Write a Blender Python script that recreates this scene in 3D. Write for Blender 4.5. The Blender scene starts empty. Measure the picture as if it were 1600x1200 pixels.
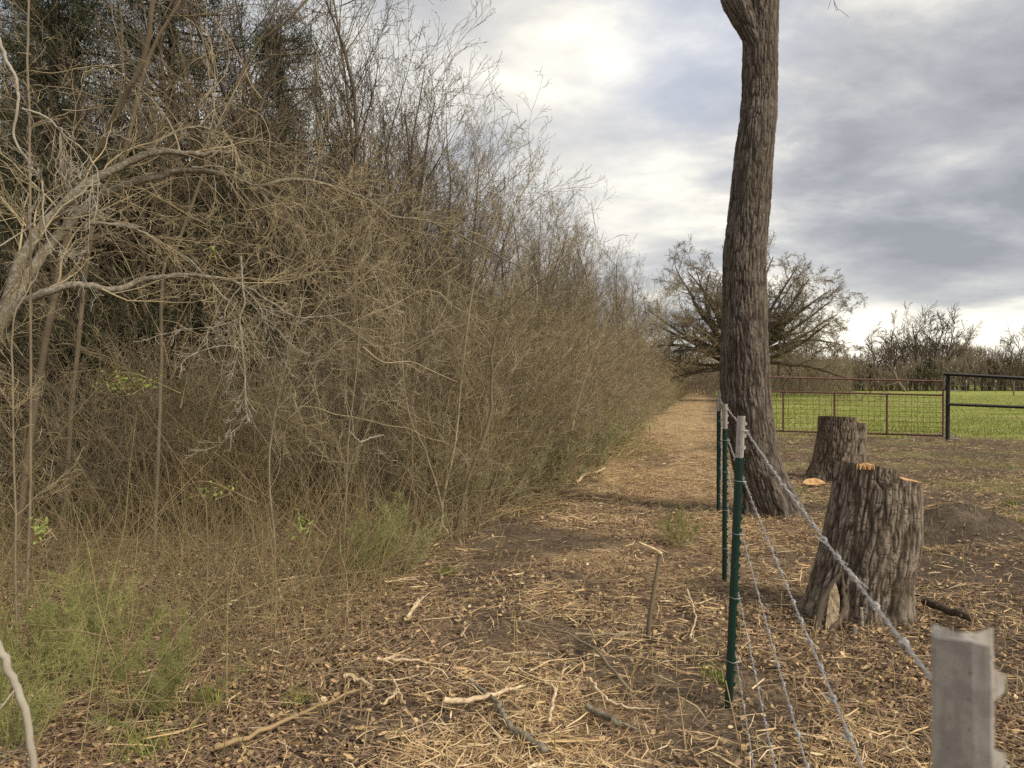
import bpy, math, random
import numpy as np
from math import sin, cos, pi, radians as R

random.seed(7); rng = np.random.default_rng(7)
C = bpy.context.scene.collection
F_PX, CAM_H, HOR = 1180.0, 1.52, 593.0

# ------------------------------------------------------------------ camera, world, sun
cam = bpy.data.cameras.new('camera'); camo = bpy.data.objects.new('camera', cam); C.objects.link(camo)
cam.sensor_width = 36; cam.lens = 36 * F_PX / 1600; cam.clip_start = .05; cam.clip_end = 3000
camo.location = (0, 0, CAM_H); camo.rotation_euler = (R(90 - .34), 0, 0)
cam.dof.use_dof = True; cam.dof.focus_distance = 5.5; cam.dof.aperture_fstop = 8
bpy.context.scene.camera = camo
vs = bpy.context.scene.view_settings
vs.view_transform = 'Standard'; vs.look = 'None'; vs.gamma = 1; vs.use_curve_mapping = False; vs.exposure = 1.25
cy = bpy.context.scene.cycles
cy.max_bounces = 5; cy.diffuse_bounces = 3; cy.transparent_max_bounces = 4; cy.use_denoising = False

SUN_EL, SUN_AZ = 42, 125          # azimuth clockwise from the view direction (+Y)
W = bpy.data.worlds.new('World'); bpy.context.scene.world = W; W.use_nodes = True


class NT:
    """tiny node-graph writer"""
    def __init__(s, nt): s.nt = nt; s.n = nt.nodes; s.l = nt.links
    def new(s, t, **k):
        n = s.n.new(t)
        for a, b in k.items(): setattr(n, a, b)
        return n
    def put(s, sock, v):
        if isinstance(v, bpy.types.NodeSocket): s.l.new(v, sock)
        elif v is not None: sock.default_value = v
    def m(s, op, a, b=None, c=None, clamp=False):
        n = s.new('ShaderNodeMath', operation=op); n.use_clamp = clamp
        for i, v in enumerate((a, b, c)): s.put(n.inputs[i], v)
        return n.outputs[0]
    def mix(s, f, a, b, mode='MIX'):
        n = s.new('ShaderNodeMix', data_type='RGBA', blend_type=mode)
        s.put(n.inputs[0], f); s.put(n.inputs[6], col(a)); s.put(n.inputs[7], col(b)); return n.outputs[2]
    def noise(s, vec, scale, detail=4, rough=.55, dist=0, dim='3D'):
        n = s.new('ShaderNodeTexNoise', noise_dimensions=dim); s.put(n.inputs['Vector'], vec)
        n.inputs['Scale'].default_value = scale; n.inputs['Detail'].default_value = detail
        n.inputs['Roughness'].default_value = rough; n.inputs['Distortion'].default_value = dist
        return n.outputs[0]
    def ramp(s, f, stops, interp='LINEAR'):
        n = s.new('ShaderNodeValToRGB'); n.color_ramp.interpolation = interp; e = n.color_ramp.elements
        while len(e) < len(stops): e.new(.5)
        for q, (p, c) in zip(e, stops): q.position = p; q.color = c if len(c) == 4 else (*c, 1)
        s.put(n.inputs[0], f); return n.outputs[0]
    def smooth(s, v, a, b, lo=0, hi=1):
        n = s.new('ShaderNodeMapRange', interpolation_type='SMOOTHSTEP'); s.put(n.inputs[0], v)
        for i, q in enumerate((a, b, lo, hi)): n.inputs[i + 1].default_value = q
        return n.outputs[0]
    def attr(s, name): return s.new('ShaderNodeAttribute', attribute_name=name).outputs['Fac']
    def mapping(s, vec, scale=(1, 1, 1), loc=(0, 0, 0)):
        n = s.new('ShaderNodeMapping'); s.put(n.inputs[0], vec)
        n.inputs['Scale'].default_value = scale; n.inputs['Location'].default_value = loc; return n.outputs[0]


def col(c): return (*c, 1) if isinstance(c, tuple) and len(c) == 3 else c


def direction(px, py):
    v = np.array([(px - 800) / F_PX, 1, -(py - HOR) / F_PX]); return v / np.linalg.norm(v)


def build_world():
    t = NT(W.node_tree); t.n.clear()
    gen = t.new('ShaderNodeTexCoord').outputs['Generated']
    sep = t.new('ShaderNodeSeparateXYZ'); t.put(sep.inputs[0], gen)
    x, y, z = sep.outputs
    zz = t.m('ADD', t.m('MAXIMUM', z, 0), .20)
    cb = t.new('ShaderNodeCombineXYZ'); t.put(cb.inputs[0], t.m('DIVIDE', x, zz)); t.put(cb.inputs[1], t.m('DIVIDE', y, zz))
    p = t.mapping(cb.outputs[0], (1, 1, 1), (5.3, 2.2, 0))
    n1 = t.noise(p, .8, 8, .54, .25)
    n2 = t.noise(t.mapping(p, (1, 1.2, 1), (9, 4, 2)), 2.6, 8, .6, .2)
    n = t.m('ADD', t.m('MULTIPLY', t.m('SUBTRACT', t.m('ADD', t.m('MULTIPLY', n1, .66), t.m('MULTIPLY', n2, .34)), .5), 1.25), .5)

    def blob(px, py, width, amp, sx=1.0):
        d = direction(px, py)
        vm = t.new('ShaderNodeVectorMath', operation='SUBTRACT'); t.put(vm.inputs[0], gen); vm.inputs[1].default_value = tuple(d)
        mp = t.mapping(vm.outputs[0], (1 / sx, 1, 1))
        ln = t.new('ShaderNodeVectorMath', operation='LENGTH'); t.put(ln.inputs[0], mp)
        wob = t.m('ADD', ln.outputs['Value'], t.m('MULTIPLY', t.m('SUBTRACT', n2, .5), width * 1.1))
        return t.m('MULTIPLY', t.smooth(wob, width, 0.0), amp)
    f = n
    for b in ((760, 50, .42, .09), (650, 250, .34, .05), (955, 112, .06, .07), (1060, 60, .18, -.06), (1250, 330, .14, -.05, 2.0), (1480, 60, .30, -.03, 1.5),
              (1550, 500, .10, .13, 3.0), (1270, 440, .08, .10, 2.5), (1330, 520, .06, .12, 3), (980, 290, .10, .07, 2.2), (1500, 410, .07, -.05, 2.5), (1500, 240, .06, .08, 3), (1400, 150, .05, .06, 2.5)):
        f = t.m('ADD', f, blob(*b))
    f = t.m('ADD', f, t.smooth(z, .16, .0, 0, .06))
    c = t.ramp(f, [(.36, (.155, .157, .168)), (.45, (.21, .212, .222)), (.52, (.28, .277, .274)), (.585, (.39, .375, .345)), (.67, (.58, .545, .465)), (.80, (.72, .67, .56))])
    blue = blob(1055, 90, .20, .75)
    c = t.mix(blue, c, t.mix(.5, c, (.24, .28, .38)))
    sky = t.new('ShaderNodeTexSky', sky_type='NISHITA'); sky.sun_disc = False
    sky.sun_elevation = R(SUN_EL); sky.sun_rotation = R(SUN_AZ)
    b1 = t.new('ShaderNodeBackground'); t.put(b1.inputs[0], sky.outputs[0]); b1.inputs[1].default_value = .05
    b2 = t.new('ShaderNodeBackground'); t.put(b2.inputs[0], c); b2.inputs[1].default_value = 1.0
    ms = t.new('ShaderNodeMixShader'); ms.inputs[0].default_value = .9
    t.l.new(b1.outputs[0], ms.inputs[1]); t.l.new(b2.outputs[0], ms.inputs[2])
    o = t.new('ShaderNodeOutputWorld'); t.l.new(ms.outputs[0], o.inputs[0])


build_world()
sl = bpy.data.lights.new('sun', 'SUN'); so = bpy.data.objects.new('sun', sl); C.objects.link(so)
sl.energy = 1.5; sl.angle = R(16); sl.color = (1, .88, .72)
so.rotation_euler = (R(90 - SUN_EL), 0, R(180 - SUN_AZ))

# ------------------------------------------------------------------ helpers
def px(x, y, d):
    """where the sight line through a pixel of the 1600 x 1200 photo is d metres away"""
    return ((x - 800) / F_PX * d, d, CAM_H - (y - HOR) / F_PX * d)


def fence_x(y): return .165 + .254 * y


def edge_x(y):
    y = np.asarray(y, float)
    return np.where(y > 6.5, fence_x(y) - 2.45, np.interp(y, [0, 3, 5, 6.5], [-1.45, -1.25, -.85, fence_x(6.5) - 2.45]))


def vnoise(P, seed=0):
    P = np.asarray(P, float); I = np.floor(P).astype(np.int64); f = P - I; f = f * f * (3 - 2 * f)
    def h(i, j, k):
        n = (i * 374761393 + j * 668265263 + k * 2147483647 + seed * 974634777) & 0xffffffff
        n = ((n ^ (n >> 13)) * 1274126177) & 0xffffffff
        n = ((n ^ (n >> 16)) * 2246822519) & 0xffffffff
        return ((n ^ (n >> 15)) & 0xffffff) / float(0xffffff)
    r = 0
    for a in (0, 1):
        for b in (0, 1):
            for c in (0, 1):
                w = (f[:, 0] if a else 1 - f[:, 0]) * (f[:, 1] if b else 1 - f[:, 1]) * (f[:, 2] if c else 1 - f[:, 2])
                r = r + w * h(I[:, 0] + a, I[:, 1] + b, I[:, 2] + c)
    return r


def fbm(P, oct=4, seed=0):
    P = np.asarray(P, float); r = 0; a = .5; tot = 0
    for o in range(oct): r = r + a * vnoise(P * 2 ** o + 17.3 * o, seed + o); tot += a; a *= .5
    return r / tot


def ground_z(x, y):
    x = np.atleast_1d(np.asarray(x, float)); y = np.atleast_1d(np.asarray(y, float))
    P = np.stack([x, y, 0 * x], 1)
    fade = np.clip(1.3 - np.abs(y) / 60, .15, 1)
    z = (fbm(P * .5, 3, 3) - .5) * .10 * fade + (fbm(P * 3.1, 3, 5) - .5) * .035 * (np.hypot(x, y) < 30)
    mx, my, _ = px(1500, 0, 7.4)
    r = np.hypot((x - mx) / .75, (y - my) / .5); z += .30 * np.exp(-r * r * 1.5) * (.75 + .5 * fbm(P * 5, 3, 8))
    mx, my = px(1462, 0, 6.9)[:2]
    r = np.hypot((x - mx) / .2, (y - my) / .14); z -= .2 * np.exp(-r * r)
    return z


def gz(x, y): return float(ground_z(x, y)[0])


def link_mesh(name, V, F, m, parent=None, attrs=None, smooth=True, mats=None, fmat=None):
    """V: (n,3), F: list of arrays of faces, (k,3) or (k,4) each"""
    me = bpy.data.meshes.new(name); V = np.asarray(V, np.float32)
    if isinstance(F, np.ndarray): F = [F]
    F = [np.asarray(f, np.int32) for f in F if len(f)]
    loops = np.concatenate([f.ravel() for f in F]); sizes = np.concatenate([np.full(len(f), f.shape[1], np.int32) for f in F])
    me.vertices.add(len(V)); me.vertices.foreach_set('co', V.ravel())
    me.loops.add(len(loops)); me.loops.foreach_set('vertex_index', loops)
    me.polygons.add(len(sizes)); me.polygons.foreach_set('loop_start', np.concatenate([[0], np.cumsum(sizes)[:-1]]).astype(np.int32))
    for k, a in (attrs or {}).items():
        at = me.attributes.new(k, 'FLOAT', 'POINT'); at.data.foreach_set('value', np.asarray(a, np.float32))
    me.update(calc_edges=True)
    me.polygons.foreach_set('use_smooth', np.full(len(sizes), smooth))
    for q in (mats or [m]): me.materials.append(q)
    if fmat is not None: me.polygons.foreach_set('material_index', np.asarray(fmat, np.int32))
    o = bpy.data.objects.new(name, me); C.objects.link(o)
    if parent: o.parent = parent
    return o


def tubes(polys, sides=3, cap=False):
    """polys: list of (points, radii) -> V, faces, per-vertex random, per-vertex t along"""
    cnt = np.array([len(p[0]) for p in polys]); P = np.array([q for p in polys for q in p[0]], float); r = np.array([q for p in polys for q in p[1]], float)
    off = np.concatenate([[0], np.cumsum(cnt)]); N = len(P); pid = np.repeat(np.arange(len(polys)), cnt)
    T = np.zeros_like(P); d = P[1:] - P[:-1]; same = pid[1:] == pid[:-1]; d[~same] = 0
    T[:-1] += d; T[1:] += d; T /= np.maximum(np.linalg.norm(T, axis=1, keepdims=True), 1e-9)
    D = P[off[1:] - 1] - P[off[:-1]]; ax = np.argmin(np.abs(D), axis=1); ref = np.eye(3)[ax][pid]
    A = np.cross(T, ref); A /= np.maximum(np.linalg.norm(A, axis=1, keepdims=True), 1e-9); B = np.cross(T, A)
    th = np.arange(sides) * 2 * pi / sides
    V = (P[:, None] + r[:, None, None] * (np.cos(th)[None, :, None] * A[:, None] + np.sin(th)[None, :, None] * B[:, None])).reshape(-1, 3)
    i = np.nonzero(same)[0]; k = np.arange(sides); k2 = (k + 1) % sides
    Q = np.stack([i[:, None] * sides + k, i[:, None] * sides + k2, (i[:, None] + 1) * sides + k2, (i[:, None] + 1) * sides + k], -1).reshape(-1, 4)
    rnd = np.repeat(rng.random(len(polys))[pid], sides)
    F = [Q]
    if cap:
        e = np.concatenate([off[:-1], off[1:] - 1]); tr = []
        for s in range(1, sides - 1): tr.append(np.stack([e * sides, e * sides + s, e * sides + s + 1], 1))
        F.append(np.concatenate(tr))
    return V, F, rnd


def tube_obj(name, polys, m, parent=None, sides=3, cap=False):
    V, F, rnd = tubes(polys, sides, cap)
    return link_mesh(name, V, F, m, parent, {'rnd': rnd})


def thing(name, label, cat, loc=(0, 0, 0), group=None):
    o = bpy.data.objects.new(name, None); C.objects.link(o); o.location = loc; o.empty_display_size = .2
    o['label'] = label; o['category'] = cat
    if group: o['group'] = group
    return o


def tag(o, label=None, cat=None, group=None, kind=None):
    for k, v in (('label', label), ('category', cat), ('group', group), ('kind', kind)):
        if v: o[k] = v
    return o


def dup(root, loc, rz, scale, label=None, group=None, tilt=(0, 0)):
    r = root.copy(); C.objects.link(r); r.location = loc; r.rotation_euler = (tilt[0], tilt[1], rz); r.scale = scale if isinstance(scale, tuple) else (scale,) * 3
    if label: r['label'] = label
    if group: r['group'] = group
    for ch in list(root.children):
        c = ch.copy(); C.objects.link(c); c.parent = r
    return r


def catmull(pts, n=6):
    pts = [np.array(p, float) for p in pts]; pts = [2 * pts[0] - pts[1]] + pts + [2 * pts[-1] - pts[-2]]; out = []
    for i in range(1, len(pts) - 2):
        for k in range(n):
            t = k / n; a, b, c, d = pts[i - 1:i + 3]
            out.append(.5 * ((2 * b) + (c - a) * t + (2 * a - 5 * b + 4 * c - d) * t * t + (3 * b - a - 3 * c + d) * t ** 3))
    out.append(pts[-2]); return [tuple(p) for p in out]


def rot_dir(d, ang, rnd=random):
    """a unit vector at angle ang from d, random roll"""
    dx, dy, dz = d; ref = (0, 0, 1) if abs(dz) < .9 else (1, 0, 0)
    ax = (dy * ref[2] - dz * ref[1], dz * ref[0] - dx * ref[2], dx * ref[1] - dy * ref[0]); l = math.sqrt(sum(q * q for q in ax)) or 1
    ax = tuple(q / l for q in ax); bx = (dy * ax[2] - dz * ax[1], dz * ax[0] - dx * ax[2], dx * ax[1] - dy * ax[0])
    ph = rnd.random() * 2 * pi; c, s = cos(ang), sin(ang); cp, sp = cos(ph), sin(ph)
    return tuple(c * d[i] + s * (cp * ax[i] + sp * bx[i]) for i in range(3))


def grow(out, p, d, L, r, lev, S):
    """S: list per level of dict(n, seg, wig, up, ang, frac, t0, taper)"""
    s = S[lev]; n = s['seg']; pts = [p]; rad = [r]; step = L / n; x, y, z = p; dx, dy, dz = d; dirs = [d]
    w = s['wig']; up = s['up']
    for i in range(n):
        dx += random.gauss(0, w); dy += random.gauss(0, w); dz += random.gauss(0, w) + up
        l = math.sqrt(dx * dx + dy * dy + dz * dz) or 1; dx /= l; dy /= l; dz /= l
        x += dx * step; y += dy * step; z += dz * step
        if z < .03: z = .03; dz = abs(dz)
        t = (i + 1) / n; pts.append((x, y, z)); rad.append(max(r * (1 - t * s['taper']), S[0].get('rmin', .0012))); dirs.append((dx, dy, dz))
    out[min(lev, len(out) - 1)].append((pts, rad))
    if lev + 1 < len(S):
        k = s['n']; k = int(k) + (random.random() < k - int(k))
        for j in range(k):
            t = s['t0'] + (1 - s['t0']) * (j + random.random()) / k; f = t * n; i = min(int(f), n - 1); f -= i
            q = tuple(pts[i][a] * (1 - f) + pts[i + 1][a] * f for a in range(3))
            shape = 1 - s.get('cone', .45) * t
            grow(out, q, rot_dir(dirs[i], s['ang'] * random.uniform(.6, 1.3)), L * s['frac'] * shape * random.uniform(.6, 1.25), max((rad[i] * (1 - f) + rad[i + 1] * f) * s.get('rf', .55), .001), lev + 1, S)


# ------------------------------------------------------------------ materials
def material(name, build, rough=.9, spec=.2):
    m = bpy.data.materials.new(name); m.use_nodes = True; t = NT(m.node_tree); b = t.n['Principled BSDF']
    b.inputs['Roughness'].default_value = rough; b.inputs['Specular IOR Level'].default_value = spec
    c, h, dist = build(t)
    t.put(b.inputs['Base Color'], col(c))
    if h is not None:
        bp = t.new('ShaderNodeBump'); t.put(bp.inputs['Height'], h); bp.inputs['Distance'].default_value = dist; t.l.new(bp.outputs[0], b.inputs['Normal'])
    return m


def objc(t): return t.new('ShaderNodeTexCoord').outputs['Object']


def twig_material(name, cols, lichen=0.0, objrand=.35, nscale=6):
    def f(t):
        r = t.attr('rnd'); oi = t.new('ShaderNodeObjectInfo').outputs['Random']
        v = t.m('ADD', t.m('MULTIPLY', r, 1 - objrand), t.m('MULTIPLY', oi, objrand))
        k = len(cols); c = t.ramp(v, [(i / (k - 1), q) for i, q in enumerate(cols)])
        n = t.noise(objc(t), nscale, 3)
        c = t.mix(t.m('MULTIPLY', t.smooth(n, .35, .7), .45), c, t.mix(.5, c, (.03, .022, .016)))
        if lichen:
            n2 = t.noise(objc(t), 38, 4, .65); c = t.mix(t.m('MULTIPLY', t.smooth(n2, .48, .56), lichen), c, (.40, .39, .32))
        return c, None, 0
    return material(name, f)


M = {}
M['tan_twig'] = twig_material('tan_twig', [(.15, .12, .07), (.35, .285, .17), (.50, .42, .26), (.21, .17, .11), (.66, .57, .41)], objrand=.45)
M['grey_twig'] = twig_material('grey_twig', [(.09, .072, .048), (.21, .17, .115), (.32, .265, .18), (.14, .11, .075)], objrand=.45)
M['dark_twig'] = twig_material('dark_twig', [(.05, .04, .03), (.10, .08, .06), (.15, .12, .09)])
M['far_twig'] = twig_material('far_twig', [(.15, .12, .085), (.27, .22, .15), (.20, .155, .11), (.22, .20, .12)])
M['lichen_bark'] = twig_material('lichen_bark', [(.13, .11, .08), (.20, .17, .125), (.15, .125, .09)], lichen=.4)
M['pale_twig'] = twig_material('pale_twig', [(.30, .27, .20), (.42, .38, .30), (.24, .20, .15)], lichen=.5)
M['cane'] = twig_material('cane', [(.16, .11, .07), (.38, .27, .15), (.28, .24, .10), (.50, .39, .24), (.30, .17, .09)])
M['weed'] = twig_material('weed', [(.17, .19, .06), (.27, .29, .10), (.34, .34, .13), (.21, .23, .08)], objrand=.5)
M['olive_weed'] = twig_material('olive_weed', [(.27, .255, .125), (.38, .355, .19), (.28, .275, .12), (.46, .42, .26)], objrand=.5)
M['dry_grass'] = twig_material('dry_grass', [(.30, .25, .14), (.22, .20, .10), (.38, .32, .18), (.17, .16, .07)])
M['bud'] = twig_material('bud', [(.22, .23, .10), (.30, .30, .14), (.26, .24, .12)])
M['leaf'] = twig_material('leaf', [(.16, .22, .04), (.28, .36, .09), (.34, .38, .12)])
M['cedar'] = twig_material('cedar', [(.030, .042, .020), (.055, .072, .034), (.085, .10, .048), (.045, .058, .028)], objrand=.2)


def litter_material():
    def f(t):
        r = t.attr('rnd')
        c = t.ramp(r, [(0, (.08, .055, .04)), (.18, (.18, .125, .088)), (.38, (.29, .205, .14)), (.55, (.43, .295, .165)), (.70, (.62, .43, .22)), (.85, (.74, .55, .30)), (1, (.82, .69, .46))])
        return t.mix(t.m('MULTIPLY', t.noise(objc(t), 60, 2), .4), c, t.mix(.5, c, (.05, .035, .02))), None, 0
    return material('litter', f)


M['litter'] = litter_material()


def bark_material(name, dark, mid, light):
    def f(t):
        r = t.attr('ridge'); o = objc(t)
        n = t.noise(t.mapping(o, (60, 60, 14)), 1, 4, .6); n2 = t.noise(t.mapping(o, (3, 3, 1.2)), 1, 3)
        v = t.m('ADD', r, t.m('MULTIPLY', t.m('SUBTRACT', n, .5), .6))
        c = t.ramp(v, [(.05, dark), (.5, mid), (.98, light)])
        c = t.mix(t.m('MULTIPLY', t.smooth(n2, .4, .7), .4), c, t.mix(.5, c, (.10, .085, .05)))
        return c, t.m('ADD', n, t.m('MULTIPLY', t.noise(o, 130, 3), .4)), .006
    return material(name, f, .95, .1)


M['trunk_bark'] = bark_material('trunk_bark', (.045, .035, .028), (.12, .10, .082), (.22, .195, .165))
M['stump_bark'] = bark_material('stump_bark', (.05, .038, .03), (.155, .122, .093), (.33, .285, .23))


def wood_cut(t):
    o = objc(t); n = t.noise(t.mapping(o, (20, 20, 20)), 1, 4); n2 = t.noise(t.mapping(o, (150, 12, 12)), 1, 3)
    c = t.ramp(n, [(.3, (.36, .18, .065)), (.5, (.56, .35, .16)), (.7, (.70, .50, .29))])
    return c, n2, .003


M['cut_wood'] = material('cut_wood', wood_cut, .8)
M['pale_wood'] = material('pale_wood', lambda t: (t.ramp(t.noise(t.mapping(objc(t), (40, 40, 40)), 1, 4), [(.3, (.34, .24, .14)), (.5, (.60, .47, .30)), (.7, (.74, .62, .42))]), t.noise(t.mapping(objc(t), (90, 90, 9)), 1, 3), .003), .85)


def paint(name, c, c2, rough, spec=.4, scale=25, lo=.55, hi=.7, bump=.0006, metal=0):
    def f(t):
        n = t.noise(objc(t), scale, 5, .6)
        return t.mix(t.smooth(n, lo, hi), c, c2), t.noise(objc(t), scale * 6, 3), bump
    m = material(name, f, rough, spec); m.node_tree.nodes['Principled BSDF'].inputs['Metallic'].default_value = metal; return m


M['old_wood'] = material('old_wood', lambda t: (t.ramp(t.noise(t.mapping(objc(t), (60, 60, 9)), 1, 5), [(.3, (.10, .08, .055)), (.55, (.30, .235, .155)), (.75, (.46, .37, .24))]), t.noise(t.mapping(objc(t), (120, 120, 9)), 1, 4), .006), .9)
M['green_paint'] = paint('green_paint', (.006, .035, .024), (.018, .05, .036), .5, scale=40)
def white_tip(t):
    o = objc(t); n = t.noise(o, 45, 5, .65); v = t.noise(t.mapping(o, (160, 160, 14)), 1, 4, .6); sp = t.noise(o, 210, 2, .5)
    c = t.mix(t.smooth(n, .45, .62), (.41, .38, .34), (.31, .285, .255)); c = t.mix(t.m('MULTIPLY', t.smooth(v, .56, .66), .5), c, (.27, .23, .19))
    return t.mix(t.smooth(sp, .70, .74), c, (.06, .045, .035)), t.m('ADD', n, v), .0008
M['white_paint'] = material('white_paint', white_tip, .6, .3)
M['red_paint'] = paint('red_paint', (.085, .022, .018), (.13, .045, .035), .5, scale=9)
M['black_paint'] = paint('black_paint', (.006, .006, .006), (.014, .014, .014), .5, .25)
M['zinc'] = paint('zinc', (.50, .50, .49), (.34, .34, .33), .42, .5, 60, metal=.55)
M['panel_wire'] = paint('panel_wire', (.10, .06, .045), (.16, .10, .07), .6)


# ------------------------------------------------------------------ ground
def masks(x, y):
    P = np.stack([x, y, 0 * x], 1)
    s = x - fence_x(y); n = fbm(P * .35, 4, 21); n2 = fbm(P * 1.3, 4, 31); n3 = fbm(P * 4, 3, 41)
    gate_y = 21.4 - (x - 6.2) * .47                              # line of the gate and pipe fence
    gate_y = np.maximum(gate_y, 15.5)
    g = np.clip((y - gate_y + .1 + (n - .5) * 3 + (n2 - .5) * 6) / 2.6, 0, 1) * (s > 1.0)
    g = np.where(x > 6, g, g * np.clip((y - 21) / 3, 0, 1))
    sp = np.clip((n2 + .3 * n3 - .75 + .16 * np.clip((x - 4.5) / 4, 0, 1)) * 6, 0, .55) * (s > .6) * np.clip((x - 2.2) / 2, 0, 1)   # sparse green patches on the soil
    path = np.clip((x - edge_x(y) - (n - .5) * 2.2 - (n2 - .5) * 1.2) / .5, 0, 1) * np.clip((.35 - s + (n2 - .5) * 1.5) / .5, 0, 1)
    soil = np.clip((s - .4) / 1.2, 0, 1) * (1 - g)
    bare = np.clip((fbm(P * [1.1, .7, 1], 4, 131) - .57) * 9, 0, 1) * .9 * np.clip(1.6 - y / 14, 0, 1)
    for (a, b, rx, ry, w) in ((.25, 6.9, .95, .42, 1), (-.55, 3.35, .5, .3, 1), (.6, 5.6, .5, .3, .8), (4.35, 7.25, .95, .6, 1.1), (3.9, 5.4, .6, .5, .6), (-.1, 4.4, .35, .25, .7), (5.2, 9.5, .8, .5, .5), (1.0, 9.5, .6, .5, .7)):
        bare = np.maximum(bare, w * np.clip(1.6 * np.exp(-(((x - a + (n2 - .5) * .5) / rx) ** 2 + ((y - b + (n3 - .5) * .4) / ry) ** 2)) - .25, 0, 1))
    sp = sp * (1 - np.clip(bare * 1.3, 0, 1))
    return np.clip(g, 0, 1), sp, path, soil, bare * (1 - np.clip(g, 0, 1)) * (y < 25)


def axis(lo, hi, c, fine, n):
    """grid coordinates from lo to hi, spacing fine at c and widening away"""
    k = math.asinh; a = 9.0; u = np.linspace(-k((c - lo) / a), k((hi - c) / a), n); return c + a * np.sinh(u)


gx = axis(-900, 900, 1.5, .05, 620); gy = axis(-40, 1500, 5, .05, 620)
GX, GY = np.meshgrid(gx, gy, indexing='ij'); fx_, fy_ = GX.ravel(), GY.ravel()
Z = ground_z(fx_, fy_); nx, ny = len(gx), len(gy)
i = (np.arange(nx - 1)[:, None] * ny + np.arange(ny - 1)).ravel()
g, sp, pa, so_, ba = masks(fx_, fy_)


def ground_mat(t):
    o = objc(t); a = t.attr
    n1 = t.noise(o, 3.0, 6, .62); n2 = t.noise(o, 22, 6, .7, .3); n3 = t.noise(o, .45, 4, .6)
    vo = t.new('ShaderNodeTexVoronoi'); t.put(vo.inputs['Vector'], o); vo.inputs['Scale'].default_value = 34; vc = t.new('ShaderNodeSeparateColor'); t.l.new(vo.outputs['Color'], vc.inputs[0])
    litter = t.ramp(t.m('ADD', t.m('MULTIPLY', vc.outputs[0], .45), t.m('MULTIPLY', n2, .6)), [(.2, (.06, .043, .03)), (.45, (.16, .113, .075)), (.65, (.28, .205, .13)), (.9, (.46, .35, .22))])
    soil = t.ramp(t.m('ADD', t.m('MULTIPLY', n1, .5), t.m('MULTIPLY', n2, .5)), [(.32, (.05, .039, .03)), (.5, (.115, .09, .066)), (.68, (.22, .175, .125))])
    straw = t.ramp(t.m('ADD', t.m('MULTIPLY', n1, .4), t.m('MULTIPLY', n2, .6)), [(.3, (.17, .12, .07)), (.5, (.46, .33, .18)), (.7, (.68, .52, .31))])
    far = t.smooth(t.new('ShaderNodeSeparateXYZ').outputs[1], 7, 20)
    sepo = t.new('ShaderNodeSeparateXYZ'); t.put(sepo.inputs[0], o); far = t.smooth(sepo.outputs[1], 6, 20)
    pathc = t.mix(t.m('MULTIPLY', t.smooth(t.m('ADD', t.m('ADD', t.m('MULTIPLY', n3, .5), t.m('MULTIPLY', n1, .5)), t.m('MULTIPLY', far, .14)), .44, .60), .95), litter, straw)
    darks = t.smooth(t.noise(o, 1.1, 5, .6), .56, .68)
    c = t.mix(a('path'), litter, pathc); c = t.mix(t.m('MULTIPLY', darks, .7), c, soil)
    c = t.mix(t.m('MULTIPLY', a('soil'), t.smooth(n1, .36, .58, .45, 1)), c, t.mix(t.smooth(n1, .45, .65, 0, .45), soil, litter))
    c = t.mix(t.m('MULTIPLY', a('bare'), .9), c, soil)
    gr = t.ramp(t.m('ADD', t.m('MULTIPLY', n2, .5), t.m('MULTIPLY', t.noise(o, .25, 4), .5)), [(.30, (.18, .22, .055)), (.5, (.29, .33, .085)), (.66, (.42, .41, .18))])
    dirt = t.smooth(t.noise(t.mapping(o, (.5, 1.1, 1)), .55, 4, .6), .58, .70)
    gr = t.mix(t.m('MULTIPLY', dirt, .8), gr, (.42, .35, .20))
    c = t.mix(t.m('MAXIMUM', a('grass'), t.m('MULTIPLY', a('sparse'), t.smooth(n2, .4, .6))), c, gr)
    return c, t.m('ADD', n2, t.m('MULTIPLY', vc.outputs[0], .5)), .03


M['ground'] = material('ground', ground_mat, .97, .05)
gro = link_mesh('ground', np.stack([fx_, fy_, Z], 1), np.stack([i, i + ny, i + ny + 1, i + 1], 1), M['ground'], attrs={'grass': g, 'sparse': sp, 'path': pa, 'soil': so_, 'bare': ba})
tag(gro, kind='structure')

# ------------------------------------------------------------------ ground litter, grass
def strips(n, pos, yaw, pitch, L, Wd, bend, rnd, z0):
    """n flat bent strips, 3 rungs each"""
    c, s = np.cos(yaw), np.sin(yaw); T = np.stack([c * np.cos(pitch), s * np.cos(pitch), np.sin(pitch)], 1)
    roll = rng.normal(0, .5, n); S = np.stack([-s * np.cos(roll), c * np.cos(roll), np.sin(roll)], 1)
    side = np.stack([-s, c, 0 * c], 1); ctr = np.stack([pos[:, 0], pos[:, 1], z0], 1); V = []
    for k, (u, w) in enumerate(((-.5, .55), (0, 1), (.5, .35))):
        q = ctr + T * (u * L)[:, None] + side * (bend * L * (1 if k == 1 else 0))[:, None] + np.array([0, 0, 1]) * ((.25 if k == 1 else 0) * bend * L)[:, None]
        V += [q - S * (Wd * w / 2)[:, None], q + S * (Wd * w / 2)[:, None]]
    V = np.stack(V, 1).reshape(-1, 3); b = np.arange(n)[:, None] * 6
    F = np.concatenate([b + np.array([[0, 1, 3, 2]]), b + np.array([[2, 3, 5, 4]])])
    return V, F, np.repeat(rnd, 6)


def view_points(n, d0, d1, x0=-60, x1=1700, power=1.0):
    u = rng.random(n); d = (d0 ** (-power) * (1 - u) + d1 ** (-power) * u) ** (-1 / power) if power > .01 else d0 * (d1 / d0) ** u
    p = rng.uniform(x0, x1, n); return np.stack([(p - 800) / F_PX * d, d], 1)


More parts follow.
